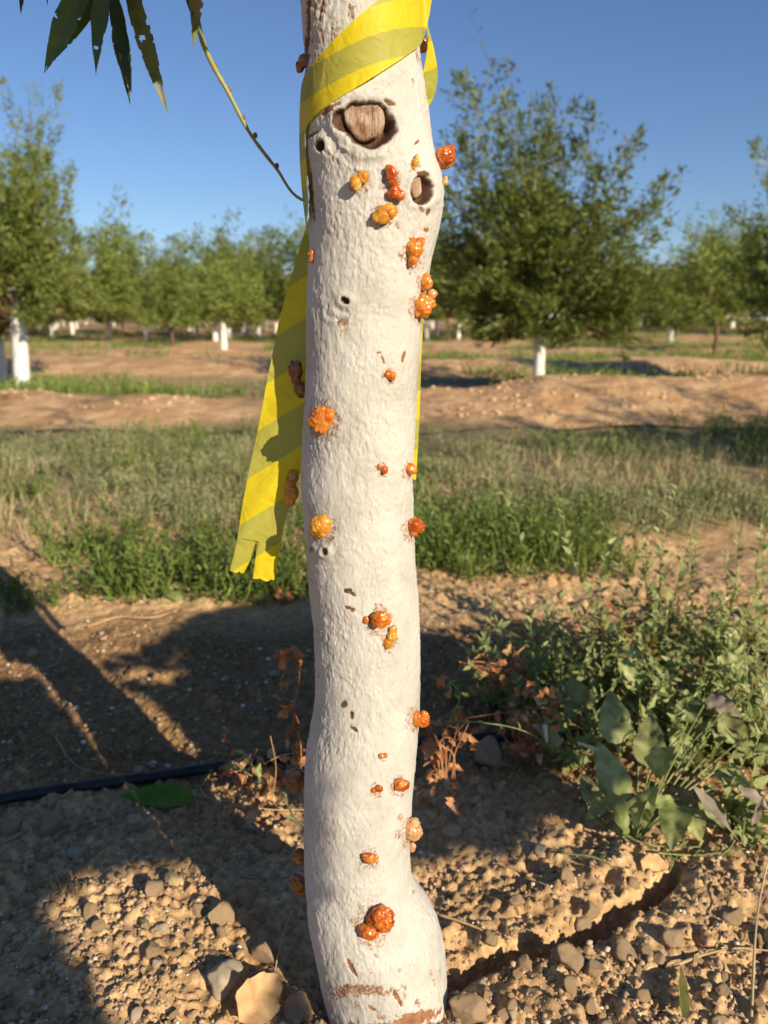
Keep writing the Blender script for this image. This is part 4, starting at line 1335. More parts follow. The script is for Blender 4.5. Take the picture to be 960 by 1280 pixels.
T_grey = [tuft(300 + k, 5, .15, .05, 5, .030, .007, .004) for k in range(6)]
T_green = [tuft(320 + k, 6, .17, .06, 6, .036, .008, .005) for k in range(5)]
T_straw = [tuft(340 + k, 9, .13, .06, 0, .03, .006, .004, .9) for k in range(4)]
def band(n, xr, yr, dens, kinds, smin, smax, mset, name, label, cat):
    pl = []
    X = []; Y = []
    while len(X) < n:
        y = yr[0] + (yr[1] - yr[0]) * rng.random(4000)
        x = (rng.random(4000) * 2 - 1) * (.55 * y + .8)
        m_ = dens(x, y) > rng.random(4000)
        X += list(x[m_]); Y += list(y[m_])
    X = np.array(X[:n]); Y = np.array(Y[:n]); Z = ground_z(X, Y)
    for a in range(n):
        pl.append((X[a], Y[a], Z[a] - .005, rng.uniform(smin, smax), rng.random() * 6.28, int(rng.integers(len(kinds)))))
    V, F = scatter(kinds, pl)
    return top(name, V, F, mset, label, cat, None, 'stuff', False, None, (0, (yr[0] + yr[1]) / 2, 0))
def nz(x, y, s, seed): return vnoise(x * s, y * s, None, seed)
def d_grey(x, y):
    return sstep(2.75, 3.3, y) * (1 - sstep(4.7, 5.4, y)) * (.08 + .92 * sstep(.42, .58, .5 * nz(x, y, 1.1, 3) + .5 * nz(x, y, 3.5, 13)))
def d_straw(x, y):
    return sstep(2.5, 3.0, y) * (1 - sstep(4.3, 5.3, y)) * np.clip(.1 + sstep(.38, .6, .6 * nz(x + 20, y, .8, 4) + .4 * nz(x, y, 3, 14)), 0, 1)
def d_green(x, y):
    a = sstep(4.2, 4.9, y) * (1 - sstep(5.4, 5.8, y)) * sstep(.35, .55, nz(x, y, .8, 7)) * (.3 + .7 * (x > .6)) + .35 * sstep(3.2, 3.6, y) * (1 - sstep(5, 5.5, y)) * sstep(.5, .62, nz(x, y, 1.7, 17))
    b = sstep(2.3, 2.45, y) * (1 - sstep(2.9, 3.4, y)) * sstep(.45, .6, nz(x, y, 1.3, 8)) * (((x > -1.0) & (x < -.1)) | ((x > .05) & (x < .8)))
    return np.clip(a + b, 0, 1)
band(2800, None, (2.5, 6.0), d_grey, T_grey, .55, 1.15, M_GRASSD, 'ground_weeds', 'low grey green weeds covering the strip behind the stem', 'weeds')
band(400, None, (2.3, 5.5), d_straw, T_straw, .6, 1.3, M_STRAW, 'dry_straw', 'dead straw coloured stalks among the low weeds', 'straw')
band(820, None, (2.3, 6.2), d_green, T_green, .6, 1.1, M_GRASSG, 'green_weeds', 'fresh green low weeds at the foot of the earth bank', 'weeds')
T_far = [tuft(360 + k, 9, .20, .16, 2, .06, .02, .012, .6) for k in range(4)]
def d_far(x, y):
    m_ = macro(x, y) - .55 * sstep(14, 34, y) * sstep(2, 16, x)
    return (1 - sstep(.03, .10, m_)) * sstep(7.6, 8.0, y) * sstep(.3, .55, nz(x, y, .45, 9))
band(3600, None, (7.6, 42), d_far, T_far, .6, 1.3, M_GRASSG, 'grass_strips', 'green grass strips between the orchard earth banks', 'grass')

# bright bushy clumps, each a thing
T_bush = [tuft(380 + k, 26, .20, .075, 14, .040, .0075, .0045, .55) for k in range(4)]
BM = [make_mesh('weed_clump', V, F, M_GRASSG, False) for V, F in T_bush]
cl = [(90, 700), (140, 690), (250, 690), (330, 684), (545, 660), (635, 672), (690, 668), (745, 655), (590, 650), (120, 742), (150, 728), (178, 746), (205, 724), (232, 744), (258, 728), (284, 746), (312, 736), (338, 748), (366, 738), (385, 745), (235, 712), (300, 716), (160, 706), (350, 712), (20, 762), (52, 758),
      (528, 700), (560, 708), (596, 690), (648, 698), (540, 684), (700, 686), (612, 676), (664, 680), (10, 745)]
for k, (px, py) in enumerate(cl):
    p = on_ground(px, py)
    me = BM[k % 4]
    o = link('weed_clump', me, None, (p[0], p[1], p[2] - .01), (0, 0, rng.random() * 6.28))
    s = (.75 + .35 * rng.random()) * (.55 if px < 60 else 1) * (.9 if px > 500 else 1.0)
    o.scale = (s, s, s)
    left = px < 400
    tag(o, 'bright green feathery weed clump in the patch left of the stem' if left else 'green feathery weed clump in the patch right of the stem', 'weed', 'feathery weed clumps left of the stem' if left else 'feathery weed clumps right of the stem')

# ------------------------------------------------------------------ STONES, CLODS, GRAVEL
def rock(seed, sub=2, facets=9, nzs=.18):
    r_ = np.random.default_rng(seed)
    D, F = ICO[sub]; V = D.copy()
    for k in range(facets):
        n = r_.normal(size=3); n /= np.linalg.norm(n)
        c = .55 + .3 * r_.random()
        dd = V @ n - c
        V = V - np.outer(np.maximum(dd, 0), n)
    V = V * (1 + nzs * fbm3(V + seed, 2.0, 4, seed % 50, .6) * 2.2)[:, None]
    return V, F
ROCKS = [rock(500 + k, 3, 10, .2) for k in range(5)]
RM = {}
def stone(px, py, wpx, hpx, mat, label, cat='stone', name='stone', kind=0, rz=0.0, sink=.36, group=None, tilt=0.0):
    p = on_ground(px, py + hpx * .35)
    dep = p[1] * CP + (CAM_H - p[2]) * SP
    w = wpx * dep / FPX; h = hpx * dep / FPX
    k = (kind % 5, mat)
    if k not in RM: RM[k] = make_mesh('stone', *ROCKS[kind % 5], M_STONE[mat])
    o = link(name, RM[k], None, (p[0], p[1], p[2] + h * (.5 - sink)), (tilt, .0, rz), (w / 2 * 1.15, w / 2 * .95, h / 2 * 1.15))
    return tag(o, label, cat, group)
st = [
 (276, 1140, 34, 44, 0, 'tall tan lump of dry earth in the sunlit patch left of the stem', 0),
 (283, 1214, 48, 36, 1, 'largest pale rock in the sunlit patch left of the stem', 1),
 (192, 1105, 24, 26, 2, 'rounded grey brown stone touching a smaller pale one', 2),
 (217, 1098, 22, 20, 3, 'rounded pale stone beside the grey brown one', 3),
 (342, 1050, 22, 26, 0, 'sunlit tan clod close to the left side of the stem', 4),
 (313, 1032, 17, 12, 1, 'small cream stone above the sunlit tan clod', 2),
 (203, 1156, 18, 14, 1, 'white pebble in the middle of the sunlit patch', 1),
 (181, 1153, 15, 17, 0, 'upright tan pebble left of the white pebble', 3),
 (189, 1185, 24, 14, 0, 'flat tan clod under the white pebble', 0),
 (138, 1230, 14, 11, 1, 'small pale pebble at the lower left of the sunlit patch', 2),
 (196, 1202, 12, 12, 1, 'light pebble right of the flat tan clod', 4),
 (252, 1122, 18, 16, 0, 'tan clod left of the tall earth lump', 1),
 (332, 1182, 36, 40, 2, 'dark shaded stone beside the foot of the stem', 2),
 (376, 1255, 40, 44, 2, 'shaded brown stone at the lower left of the stem', 0),
 (65, 1025, 34, 26, 2, 'grey stone in the shade below the black hose', 3),
 (20, 1030, 24, 22, 2, 'grey clod at the left edge below the hose', 4),
 (98, 1062, 26, 14, 1, 'pale flint flake in the shade on the left', 1),
 (56, 1068, 20, 14, 2, 'brown grey clod in the shade at far left', 2),
 (310, 1115, 30, 34, 2, 'brown clod in the shade between the tall lump and the stem', 1),
 (584, 1252, 42, 44, 2, 'olive brown rock against the right foot of the stem', 3),
 (710, 1190, 36, 30, 0, 'broad tan stone on the near lip of the crack', 1),
 (776, 1183, 34, 24, 2, 'reddish oval pebble right of the broad tan stone', 2),
 (728, 1150, 24, 18, 2, 'dark stone lying inside the crack', 3),
 (565, 1036, 23, 20, 3, 'pale yellow stone right of the stem', 4),
 (538, 1016, 17, 11, 3, 'small yellowish flat stone above the pale yellow one', 0),
 (557, 1066, 18, 13, 0, 'reddish brown clod below the pale yellow stone', 2),
 (633, 1048, 13, 13, 1, 'small white stone in the shade right of the stem', 1),
 (706, 1090, 24, 28, 0, 'angular tan clod on top of the sunlit bank', 0),
 (742, 1213, 22, 18, 2, 'brown pebble below the broad tan stone', 4),
 (840, 1165, 26, 24, 2, 'brown stone at the right among loose soil', 3),
 (915, 1140, 30, 22, 0, 'tan clod near the right edge', 1),
 (668, 1240, 20, 16, 0, 'tan clod below the crack', 2),
 (790, 1240, 20, 16, 1, 'pale clod near the fallen green leaf', 3),
 (610, 935, 34, 50, 2, 'dark brown stone in deep shade right of the stem', 4),
 (905, 1235, 20, 16, 2, 'brown pebble at the lower right', 0),
 (640, 1265, 16, 12, 1, 'white grey pebble at the bottom edge', 2),
]
for k, (px, py, w, h, m_, lab, kd) in enumerate(st):
    stone(px, py, w, h, m_, lab, 'stone' if 'clod' not in lab and 'lump' not in lab else 'clod', 'stone' if 'clod' not in lab and 'lump' not in lab else 'clod', kd, rng.random() * 6.28)
# medium clods, alike
n_c = 0
GL = [make_mesh('clod', *rock(560 + k, 2, 8, .2), M_STONE[0 if k < 4 else 2 if k == 4 else 1]) for k in range(6)]
while n_c < 230:
    px, py = rng.uniform(-20, 980), rng.uniform(985, 1300) if rng.random() < .85 else rng.uniform(720, 985)
    if 370 < px < 565 and py > 900: continue
    g = flat(px, py)
    z = float(ground_z(g[0], g[1])[0])
    s = (.0045 + .0075 * rng.random() ** 2.2) * (1.3 if g[1] > 1.2 else 1)
    o = link('clod', GL[int(rng.choice(6, p=[.22, .22, .2, .16, .1, .1]))], None, (g[0], g[1], z + s * .3), (rng.random() * 3, rng.random() * 3, rng.random() * 6), (s * rng.uniform(.8, 1.3), s, s * rng.uniform(.7, 1)))
    tag(o, 'small tan clod of dry earth among others in the loose soil', 'clod', 'small clods in the loose soil')
    n_c += 1
def earth_lumps():
    n = 3200
    y = rng.uniform(5.2, 9.5, n); x = rng.uniform(-1, 1, n) * (.55 * y + .6)
    m_ = macro(x, y); kp = (m_ > .06 + .05 * rng.random(n)) & (vnoise(x * 2.2, y * 2.2, None, 88) + .3 * rng.random(n) > .6)
    x, y = x[kp], y[kp]; n = len(x); z = ground_z(x, y)
    s_ = .006 + .020 * rng.random(n) ** 3
    D_, F_ = ICO[0]
    V = D_[None] * (1 + .5 * (rng.random((n, 12, 1)) - .5)) * s_[:, None, None] * np.array([1.2, 1, .7]) + np.stack([x, y, z + s_ * .2], 1)[:, None]
    F = F_[None] + (np.arange(n) * 12)[:, None, None]
    top('earth_lumps', V.reshape(-1, 3), F.reshape(-1, 3), M_STONE[0], 'broken lumps of dry earth on the far banks', 'earth', None, 'stuff', False, None, (0, 7, 0))
earth_lumps()
# gravel
n_g = 15000
PXg = rng.uniform(-60, 1020, n_g); u_ = rng.random(n_g)
PYg = 1330 - 620 * u_ ** 1.4
D0, F0 = ICO[0]
dG = np.stack([(PXg - 480) / FPX, CP + (640 - PYg) / FPX * SP, -SP + (640 - PYg) / FPX * CP], 1)
tG = -CAM_H / dG[:, 2]
XG, YG = dG[:, 0] * tG, dG[:, 1] * tG
clump = vnoise(XG * 14, YG * 14, None, 66) + .5 * rng.random(n_g)
kp = clump > .55
XG, YG = XG[kp], YG[kp]; ng = len(XG)
ZG = ground_z(XG, YG)
sz = (.0013 + .0036 * rng.random(ng) ** 2.5) * (1 + .35 * (YG > 1.3))
Vg = D0[None] * (1 + .35 * (rng.random((ng, 12, 1)) - .5)) * sz[:, None, None] * (np.array([1, 1, .75]) * (1 + .5 * (rng.random((ng, 1, 3)) - .5)))
Vg = Vg + np.stack([XG, YG, ZG + sz * .35], 1)[:, None]
Fg = F0[None] + (np.arange(ng) * 12)[:, None, None]
tone = np.repeat(np.clip(rng.normal(.5, .25, ng), 0, 1), 12)
top('gravel', Vg.reshape(-1, 3), Fg.reshape(-1, 3), M_GRAVEL, 'fine gravel and crumbs of earth strewn over the bare soil', 'gravel', None, 'stuff', False, {'tone': tone}, (0, 1, 0))

# ------------------------------------------------------------------ HOSES
def gpath(pts, lift):
    out = []
    for px, py in pts:
        g = flat(px, py); out.append(np.array([g[0], g[1], lift]))
    return out
hp = gpath([(-260, 1072), (-120, 1035), (0, 1006), (90, 992), (200, 976), (290, 962), (400, 948), (520, 935), (660, 925), (800, 925), (1000, 925)], .012)
for q in hp: q[2] = max(.010, float(ground_z(q[0], q[1])[0]) * .5 + .008)
Vt, Ft = tube(hp, .0095, .0095, 12, 60)
top('irrigation_hose', Vt, Ft, M_HOSE, 'black drip irrigation hose lying on the soil behind the stem', 'hose')
hp = []
for px in range(-150, 1200, 50):
    y_ = 5.55 + .04 * math.sin(px * .02); x_ = (px - 480) / FPX * y_
    hp.append(np.array([x_, y_, float(ground_z(x_, y_)[0]) + .004]))
Vt, Ft = tube(hp, .008, .008, 6, 90)
top('irrigation_hose', Vt, Ft, M_HOSE, 'dark hose at the foot of the far earth bank', 'hose')

# ------------------------------------------------------------------ FALLEN LEAVES, TWIGS
def fallen(bx, by, tx, ty, wpx, shape, mat, label, Y=None, lift=.006, curl=.08, wave=.1, fold=.2, seed=0, facing_up=(0, -.3, 1), name='fallen_leaf', cat='leaf'):
    b = on_ground(bx, by); t = on_ground(tx, ty)
    b[2] += lift; t[2] += lift * 1.5
    dep = b[1] * CP + CAM_H * SP
    V, F = leaf(b, t, wpx * dep / FPX, facing_up, shape, 14, 6, fold, curl, wave, seed)
    m_ = min(V[:, 2].min() - min(b[2], t[2]) + lift, 0)
    V[:, 2] -= m_
    return top(name, V, F, mat, label, cat)
o = fallen(246, 1004, 150, 1001, 40, 'lance', M_GREENLEAF, 'fallen bright green leaf beside the black hose', lift=.010, fold=.14, curl=.06, wave=.06, facing_up=(0, -.45, 1))
fallen(300, 1292, 356, 1232, 55, 'ovate', M_TANLEAF, 'curled dry tan leaf at the bottom edge left of the stem', curl=.2, wave=.3, fold=.5, seed=3, lift=.016, facing_up=(.3, -.6, .8))
fallen(852, 1282, 856, 1216, 30, 'lance', M_LEAFLIT, 'upright yellow green leaf at the lower right', lift=.01, facing_up=(.2, -1, .5), seed=4)
fallen(232, 752, 190, 747, 22, 'ovate', M_BIND, 'pale green leaf lying below the left weed patch', lift=.012, seed=5, facing_up=(0, -1, .6))
fallen(800, 1085, 838, 1105, 26, 'ovate', M_TANLEAF, 'pale folded leaf at the end of the crack', lift=.012, seed=6, fold=.5, facing_up=(-.3, -.9, .6))
fallen(795, 1290, 760, 1275, 20, 'ovate', M_TANLEAF, 'tan leaf scrap at the bottom right', lift=.004, seed=7)
fallen(345, 755, 372, 747, 24, 'ovate', M_RUST, 'rusty leaf under the end of the tape', lift=.012, seed=8, facing_up=(0, -1, .6))
fallen(100, 1108, 70, 1128, 14, 'lance', M_TANLEAF, 'dry sliver of leaf at the left of the sunlit patch', seed=9)
def twig_thing(pts, r0, r1, mat, label, lift=.006, wob=.3, name='dry_twig', hs=None):
    P_ = []
    for k, (px, py) in enumerate(pts):
        g = on_ground(px, py); g[2] += (hs[k] if hs else lift); P_.append(g)
    Vt, Ft = tube(P_, r0, r1, 6, 5 * len(P_), wob)
    return top(name, Vt, Ft, mat, label, 'twig')
twig_thing([(548, 1168), (585, 1177), (625, 1192)], .0022, .0012, M_TANLEAF, 'yellow dry stalk sticking out from the foot of the stem', hs=[.03, .026, .02])
twig_thing([(660, 1078), (682, 1048)], .0017, .001, M_STRAW, 'short straw coloured twig on the soil right of the stem', .008)
twig_thing([(0, 1062), (18, 1054), (36, 1045)], .004, .0025, M_WITHER, 'grey twig at the left edge in the shade', .01)
twig_thing([(60, 1040), (100, 1036), (125, 1030)], .0014, .001, M_WITHER, 'thin pale twig in the shade under the hose', .006)
twig_thing([(300, 1107), (340, 1108), (368, 1105)], .0012, .0008, M_WITHER, 'thin twig beside the left foot of the stem', .012)
twig_thing([(342, 1228), (352, 1202), (366, 1178)], .0010, .0006, M_STRAW, 'thin curved straw left of the stem foot', hs=[.005, .03, .05])
twig_thing([(938, 1280), (942, 1180), (958, 1100)], .0016, .001, M_STRAW, 'long dry stalk at the right edge', hs=[.01, .04, .05])
twig_thing([(840, 1215), (880, 1200), (920, 1192), (960, 1196)], .0022, .001, M_STRAW, 'dry root lying at the lower right', .008)
twig_thing([(70, 928), (95, 965), (140, 976), (200, 972)], .0012, .0008, M_STRAW, 'thin curved straw in the shade above the hose', .012)
twig_thing([(110, 790), (150, 778), (195, 778), (230, 764)], .003, .0015, M_TANLEAF, 'dry root on the sunlit soil below the left weeds', .015)
twig_thing([(760, 800), (800, 790), (845, 795)], .002, .001, M_STRAW, 'pale stalk on the soil at the right behind the bindweed', .01)
# little tuft of curled dead grass
tf = empty('dead_grass_tuft', tuple(on_ground(80, 1120)), 'curled tuft of dead grass in the sunlit patch at the left', 'grass')
c0 = on_ground(78, 1122)
for k in range(22):
    a = rng.random() * 6.28; L = .02 + .022 * rng.random()
    e = c0 + np.array([math.cos(a) * L, math.sin(a) * L * .6, .004 + .01 * rng.random()])
    m_ = (c0 + e) / 2 + np.array([rng.normal() * .006, 0, .012 + .014 * rng.random()])
    Vt, Ft = tube([c0 + rng.normal(size=3) * .004, m_, e], .0011, .0005, 5, 10)
    part('stalk', Vt, Ft, M_STRAW, tf)

# ------------------------------------------------------------------ DRY CURLED WEEDS
def scrap(c, s, seed, mat, parent, name='leaf'):
    r_ = np.random.default_rng(seed)
    d = r_.normal(size=3); d[2] -= .4; d /= np.linalg.norm(d)
    V, F = leaf(c, c + d * s, s * .8, r_.normal(size=3), 'ovate', 7, 4, .5, .5 * r_.normal(), .5, seed, 0, 1.5 * r_.normal())
    return part(name, V, F, mat, parent)
# tall one on the left of the stem
dw = empty('dead_weed', tuple(on_ground(368, 985)), 'tall dead rust brown weed with curled leaves left of the stem', 'weed')
Yd = 1.02
sp = [at(376, 962, Yd), at(376, 935, Yd), at(370, 905, Yd), at(368, 880, Yd), at(374, 850, Yd), at(371, 828, Yd), at(362, 814, Yd), at(345, 818, Yd)]
Vt, Ft = tube(sp, .0016, .001, 6, 40, .2); part('stem', Vt, Ft, M_RUST, dw)
for q in ([(372, 838), (362, 836), (353, 845), (351, 858)], [(368, 875), (358, 874), (350, 875)], [(352, 944), (360, 962), (350, 985)]):
    Vt, Ft = tube([at(a, b, Yd) for a, b in q], .0009, .0006, 5, 12); part('stem', Vt, Ft, M_RUST, dw)
k = 0
for a, b, s in [(366, 818, .026), (358, 822, .022), (350, 826, .018), (345, 816, .014), (360, 812, .02), (370, 824, .02), (374, 849, .012), (351, 856, .011), (360, 860, .012), (368, 880, .024), (363, 886, .022), (360, 892, .016), (352, 874, .01),
                (367, 910, .018), (364, 914, .014), (366, 940, .02), (372, 946, .024), (362, 950, .02), (378, 936, .016), (358, 944, .018)]:
    k += 1; scrap(at(a, b, Yd - .002 * (k % 3)), s, 700 + k, M_RUST, dw)
# tangle at its foot, lying on the hose
dt = empty('dead_weed', tuple(on_ground(325, 985)), 'low tangle of brown dried leaves draped over the hose', 'weed')
for k in range(60):
    a = 322 + rng.normal() * 26; b = 972 + rng.normal() * 20
    Yk = 1.16 + rng.random() * .06 - (b - 970) * .002
    c = at(a, b, Yk); c[2] = max(c[2], .008)
    scrap(c, .012 + .018 * rng.random(), 800 + k, [M_RUST, M_RUST, M_TANLEAF][k % 3], dt)
for q in ([(388, 1012), (340, 1012), (290, 1006), (262, 998), (250, 985)], [(330, 955), (350, 945), (372, 940)], [(300, 990), (312, 960), (322, 935)], [(340, 1000), (345, 960), (338, 920)]):
    Vt, Ft = tube([at(a, b, 1.12) for a, b in q], .0011, .0007, 5, 20); part('stem', Vt, Ft, M_TANLEAF, dt)
# dead weeds on the right side of the stem
for (cx_, cy_, n_, sx_, sy_, Yc, lab) in [(552, 930, 34, 16, 34, 1.15, 'dead reddish weed with curled leaves right of the stem'), (660, 905, 60, 20, 28, 1.28, 'tangle of rusty dead stems left of the broad leaves'), (625, 840, 30, 20, 16, 1.42, 'dark dry weed behind the rusty tangle'), (770, 800, 30, 40, 30, 1.6, 'brown dead leaves inside the bindweed bush')]:
    g = on_ground(cx_, cy_ + sy_ * 1.4)
    w_ = empty('dead_weed', tuple(g), lab, 'weed')
    for k in range(n_):
        c = at(cx_ + rng.normal() * sx_, cy_ + rng.normal() * sy_, Yc + rng.normal() * .03)
        if c[2] < .01: continue
        scrap(c, .010 + .018 * rng.random(), 900 + k + int(cx_), M_RUST if k % 4 else M_TANLEAF, w_)
    for k in range(9):
        a0 = cx_ + rng.normal() * sx_ * .4
        pts = [at(a0, cy_ + sy_ * 1.3, Yc), at(a0 + rng.normal() * sx_ * .6, cy_ + sy_ * .3, Yc), at(a0 + rng.normal() * sx_, cy_ - sy_ * rng.random(), Yc), at(a0 + rng.normal() * sx_ * 1.3, cy_ - sy_ * rng.random() * .6, Yc + .01)]
        Vt, Ft = tube(pts, .0013, .0007, 5, 22); part('stem', Vt, Ft, M_RUST, w_)
# green sprigs by the tangle
def small_leaf_mesh(k, mat, shape='arrow', L=1.0, W=.55):
    V, F = leaf((0, 0, 0), (L, 0, 0), W, (0, 0, 1), shape, 6, 2, .35, .12 + .1 * k, .0, k, 0, .4 * (k - 1))
    return make_mesh('leaf', V, F, mat)
BL = [small_leaf_mesh(k, M_BIND) for k in range(3)] + [small_leaf_mesh(k, M_GREENLEAF if False else M_BIND, 'ovate', 1, .42) for k in range(2)]
def orient(d, up):
    d = Vector(d).normalized(); u = Vector(up); u = (u - d * u.dot(d)); u = u.normalized() if u.length > 1e-4 else Vector((0, 1, 0))
    s = u.cross(d)
    return Matrix((d, s, u)).transposed().to_euler()
def add_leaves(parent, C, step, L, r_, pr=1.0, droop=.1, meshes=BL, root=None):
    seg = np.linalg.norm(np.diff(C, axis=0), axis=1); tot = seg.sum(); n = int(tot / step)
    off = OFF[parent.name]
    cum = np.concatenate([[0], np.cumsum(seg)])
    for a in range(1, n + 1):
        if r_.random() > pr: continue
        s = a * step
        p = np.array([np.interp(s, cum, C[:, q]) for q in range(3)])
        i_ = min(np.searchsorted(cum, s), len(C) - 1); tg = C[i_] - C[i_ - 1]; tg /= np.linalg.norm(tg) + 1e-9
        d = np.cross(tg, r_.normal(size=3)); d /= np.linalg.norm(d) + 1e-9
        d = d * .8 + tg * .5 + np.array([0, 0, .25 - droop]); d /= np.linalg.norm(d)
        l = L * (.55 + .6 * r_.random()) * (1 - .45 * s / tot)
        link('leaf', meshes[int(r_.integers(len(meshes)))], parent, tuple(p - off), orient(d, np.array(SUN) + np.array([0, 0, .3]) + r_.normal(size=3) * .55), (l, l, l))
def sprig(pts, Y, label, L=.018, step=.012, r=.0011, parent=None, seed=1, cat='weed'):
    r_ = np.random.default_rng(seed)
    P_ = [at(a, b, Y) for a, b in pts]
    if parent is None:
        parent = empty('weed_sprig', tuple(P_[0]), label, cat)
    Vt, Ft = tube(P_, r, r * .6, 6, 24); part('stem', Vt, Ft, M_BIND, parent)
    add_leaves(parent, catmull(P_, 40), step, L, r_)
    return parent
q = sprig([(330, 985), (318, 962), (308, 945), (302, 936)], 1.15, 'green sprig rising from the dried tangle on the left', .024, .010, seed=2)
sprig([(315, 970), (300, 962), (285, 960)], 1.15, '', .02, .012, parent=q, seed=3)
q = sprig([(384, 1035), (368, 1022), (360, 1008), (357, 992)], 1.05, 'small green sprig against the left side of the stem', .018, .013, seed=4)
q = sprig([(395, 1245), (372, 1210), (340, 1200)], .84, 'thin green shoot at the left foot of the stem', .012, .03, seed=5) if False else q

# ------------------------------------------------------------------ BINDWEED BUSH
def bindweed(px, py, top_list, label, seed, L=.038, step=.014, flowers=0, extra=5, spread=.10, gh=.16):
    r_ = np.random.default_rng(seed)
    g = on_ground(px, py)
    root = empty('bindweed_plant', tuple(g), label, 'weed')
    tops = [at(a, b, Y) for a, b, Y in top_list]
    tops += [g * .35 + t * .65 + r_.normal(size=3) * .05 for t in list(tops)]
    for k in range(extra):
        a = r_.random() * 6.28
        tops.append(g + np.array([math.cos(a) * spread * (.5 + r_.random()), math.sin(a) * spread * (.5 + r_.random()), gh * (.3 + .9 * r_.random())]))
    for t in tops:
        m1 = g * .66 + t * .34 + r_.normal(size=3) * .018; m2 = g * .3 + t * .7 + r_.normal(size=3) * .022
        m1[2] = max(m1[2], .015); m2[2] = max(m2[2], .02)
        pts = [g, m1, m2, t]
        Vt, Ft = tube(pts, .0015, .0007, 5, 22, .1); part('vine', Vt, Ft, M_BIND, root)
        add_leaves(root, catmull(pts, 50), step, L, r_)
    for k in range(flowers):
        t = tops[int(r_.integers(len(tops)))]; c = g + (t - g) * (.4 + .5 * r_.random()) + r_.normal(size=3) * .012
        d = np.array([r_.normal() * .4, -.3, .8]); d /= np.linalg.norm(d)
        Vt, Ft = tube([c, c + d * .012, c + d * .022], .0022, .0042, 7, 6); part('flower_bud', Vt, Ft, M_FLOWER, root)
    return root
bindweed(655, 905, [(618, 755, 1.5), (640, 800, 1.5), (600, 800, 1.5), (655, 820, 1.45), (660, 870, 1.4)], 'leftmost bindweed plant with upright leafy shoots', 1, flowers=1)
bindweed(700, 900, [(668, 760, 1.5), (690, 740, 1.55), (715, 790, 1.5), (650, 745, 1.6), (730, 830, 1.45)], 'bindweed plant with cream buds beside the rusty tangle', 2, flowers=3)
bindweed(765, 880, [(780, 740, 1.6), (745, 760, 1.6), (800, 780, 1.55), (700, 610, 1.8), (765, 650, 1.7), (830, 750, 1.55)], 'bindweed plant throwing a long shoot up to the left', 3, flowers=2)
bindweed(820, 860, [(845, 610, 1.75), (820, 595, 1.75), (790, 640, 1.75), (885, 625, 1.7), (805, 680, 1.65), (870, 680, 1.65), (840, 700, 1.6), (820, 740, 1.55), (865, 740, 1.55)], 'tallest bindweed plant reaching over the grass', 4, extra=6, spread=.14, gh=.18, flowers=1)
bindweed(900, 880, [(925, 665, 1.55), (950, 650, 1.55), (905, 690, 1.55), (965, 620, 1.6), (900, 740, 1.5), (935, 760, 1.45)], 'bindweed plant with twisting pale shoots at the right', 5, extra=6, spread=.12, gh=.16, flowers=3)
bindweed(945, 960, [(950, 780, 1.3), (930, 800, 1.3), (970, 760, 1.3), (960, 850, 1.25), (900, 830, 1.35)], 'bindweed plant cut by the right edge', 6, extra=6)
bindweed(860, 960, [(850, 840, 1.35), (880, 850, 1.3), (835, 860, 1.35), (905, 880, 1.3), (860, 900, 1.25)], 'bindweed plant in front of the tall one', 7, extra=7, spread=.10, gh=.14)
bindweed(720, 960, [(735, 850, 1.4), (700, 860, 1.4), (760, 870, 1.35)], 'low bindweed plant behind the large mottled leaves', 8, extra=6, spread=.10, gh=.13, flowers=1)
bindweed(800, 930, [(790, 800, 1.5), (815, 780, 1.5), (770, 810, 1.5), (840, 800, 1.45), (790, 850, 1.4)], 'bindweed plant in the middle of the green bush', 9, extra=8, spread=.12, gh=.18, flowers=1)
bindweed(925, 1040, [(950, 930, 1.15), (905, 950, 1.15), (960, 900, 1.2)], 'low bindweed plant at the right edge of the bare soil', 10, extra=6, spread=.08, gh=.09)
bindweed(960, 830, [(980, 730, 1.7), (945, 740, 1.7)], 'bindweed plant at the back right of the bush', 11, extra=6, spread=.16, gh=.16, flowers=1)
bindweed(625, 880, [(600, 800, 1.45), (628, 780, 1.5), (585, 830, 1.4), (645, 850, 1.35)], 'small bindweed plant nearest the stem on the right', 12, extra=6, spread=.10, gh=.12)
bindweed(690, 850, [(665, 780, 1.6), (700, 760, 1.65), (720, 740, 1.65), (740, 800, 1.5)], 'bindweed plant at the back left of the bush', 13, extra=9, spread=.14, gh=.2, flowers=1)
bindweed(850, 820, [(870, 760, 1.65), (830, 770, 1.6), (900, 770, 1.6)], 'bindweed plant at the back of the bush beside the tallest one', 14, extra=7, spread=.16, gh=.18, flowers=1)
bindweed(900, 940, [(890, 820, 1.4), (915, 790, 1.4), (870, 860, 1.35), (940, 860, 1.3)], 'dense low bindweed plant at the front right of the bush', 15, extra=9, spread=.14, gh=.2)
# long runner to the left with a bud
rn = empty('bindweed_plant', tuple(on_ground(730, 955)), 'single bindweed runner crossing the shade towards the stem', 'weed')
pts = [at(725, 945, 1.28), at(715, 942, 1.25), at(690, 932, 1.2), at(650, 912, 1.15), at(600, 903, 1.1), at(560, 902, 1.02), at(526, 906, .95)]
Vt, Ft = tube(pts, .0014, .0010, 6, 50); part('vine', Vt, Ft, M_BIND, rn)
add_leaves(rn, catmull(pts, 60), .045, .018, np.random.default_rng(77))
for (a, b, c, d, Y) in [(684, 930, 681, 907, 1.2), (722, 928, 748, 938, 1.2)]:
    p0, p1 = at(a, b, Y), at(c, d, Y)
    Vt, Ft = tube([p0, (p0 + p1) / 2, p1], .002, .0042, 7, 8); part('flower_bud', Vt, Ft, M_FLOWER, rn)
# thick pale stem crossing at the right
q = sprig([(985, 850), (950, 860), (905, 892), (868, 925), (850, 950)], 1.15, 'straight pale stem slanting across the right side of the bush', .02, .03, .0017, seed=9)
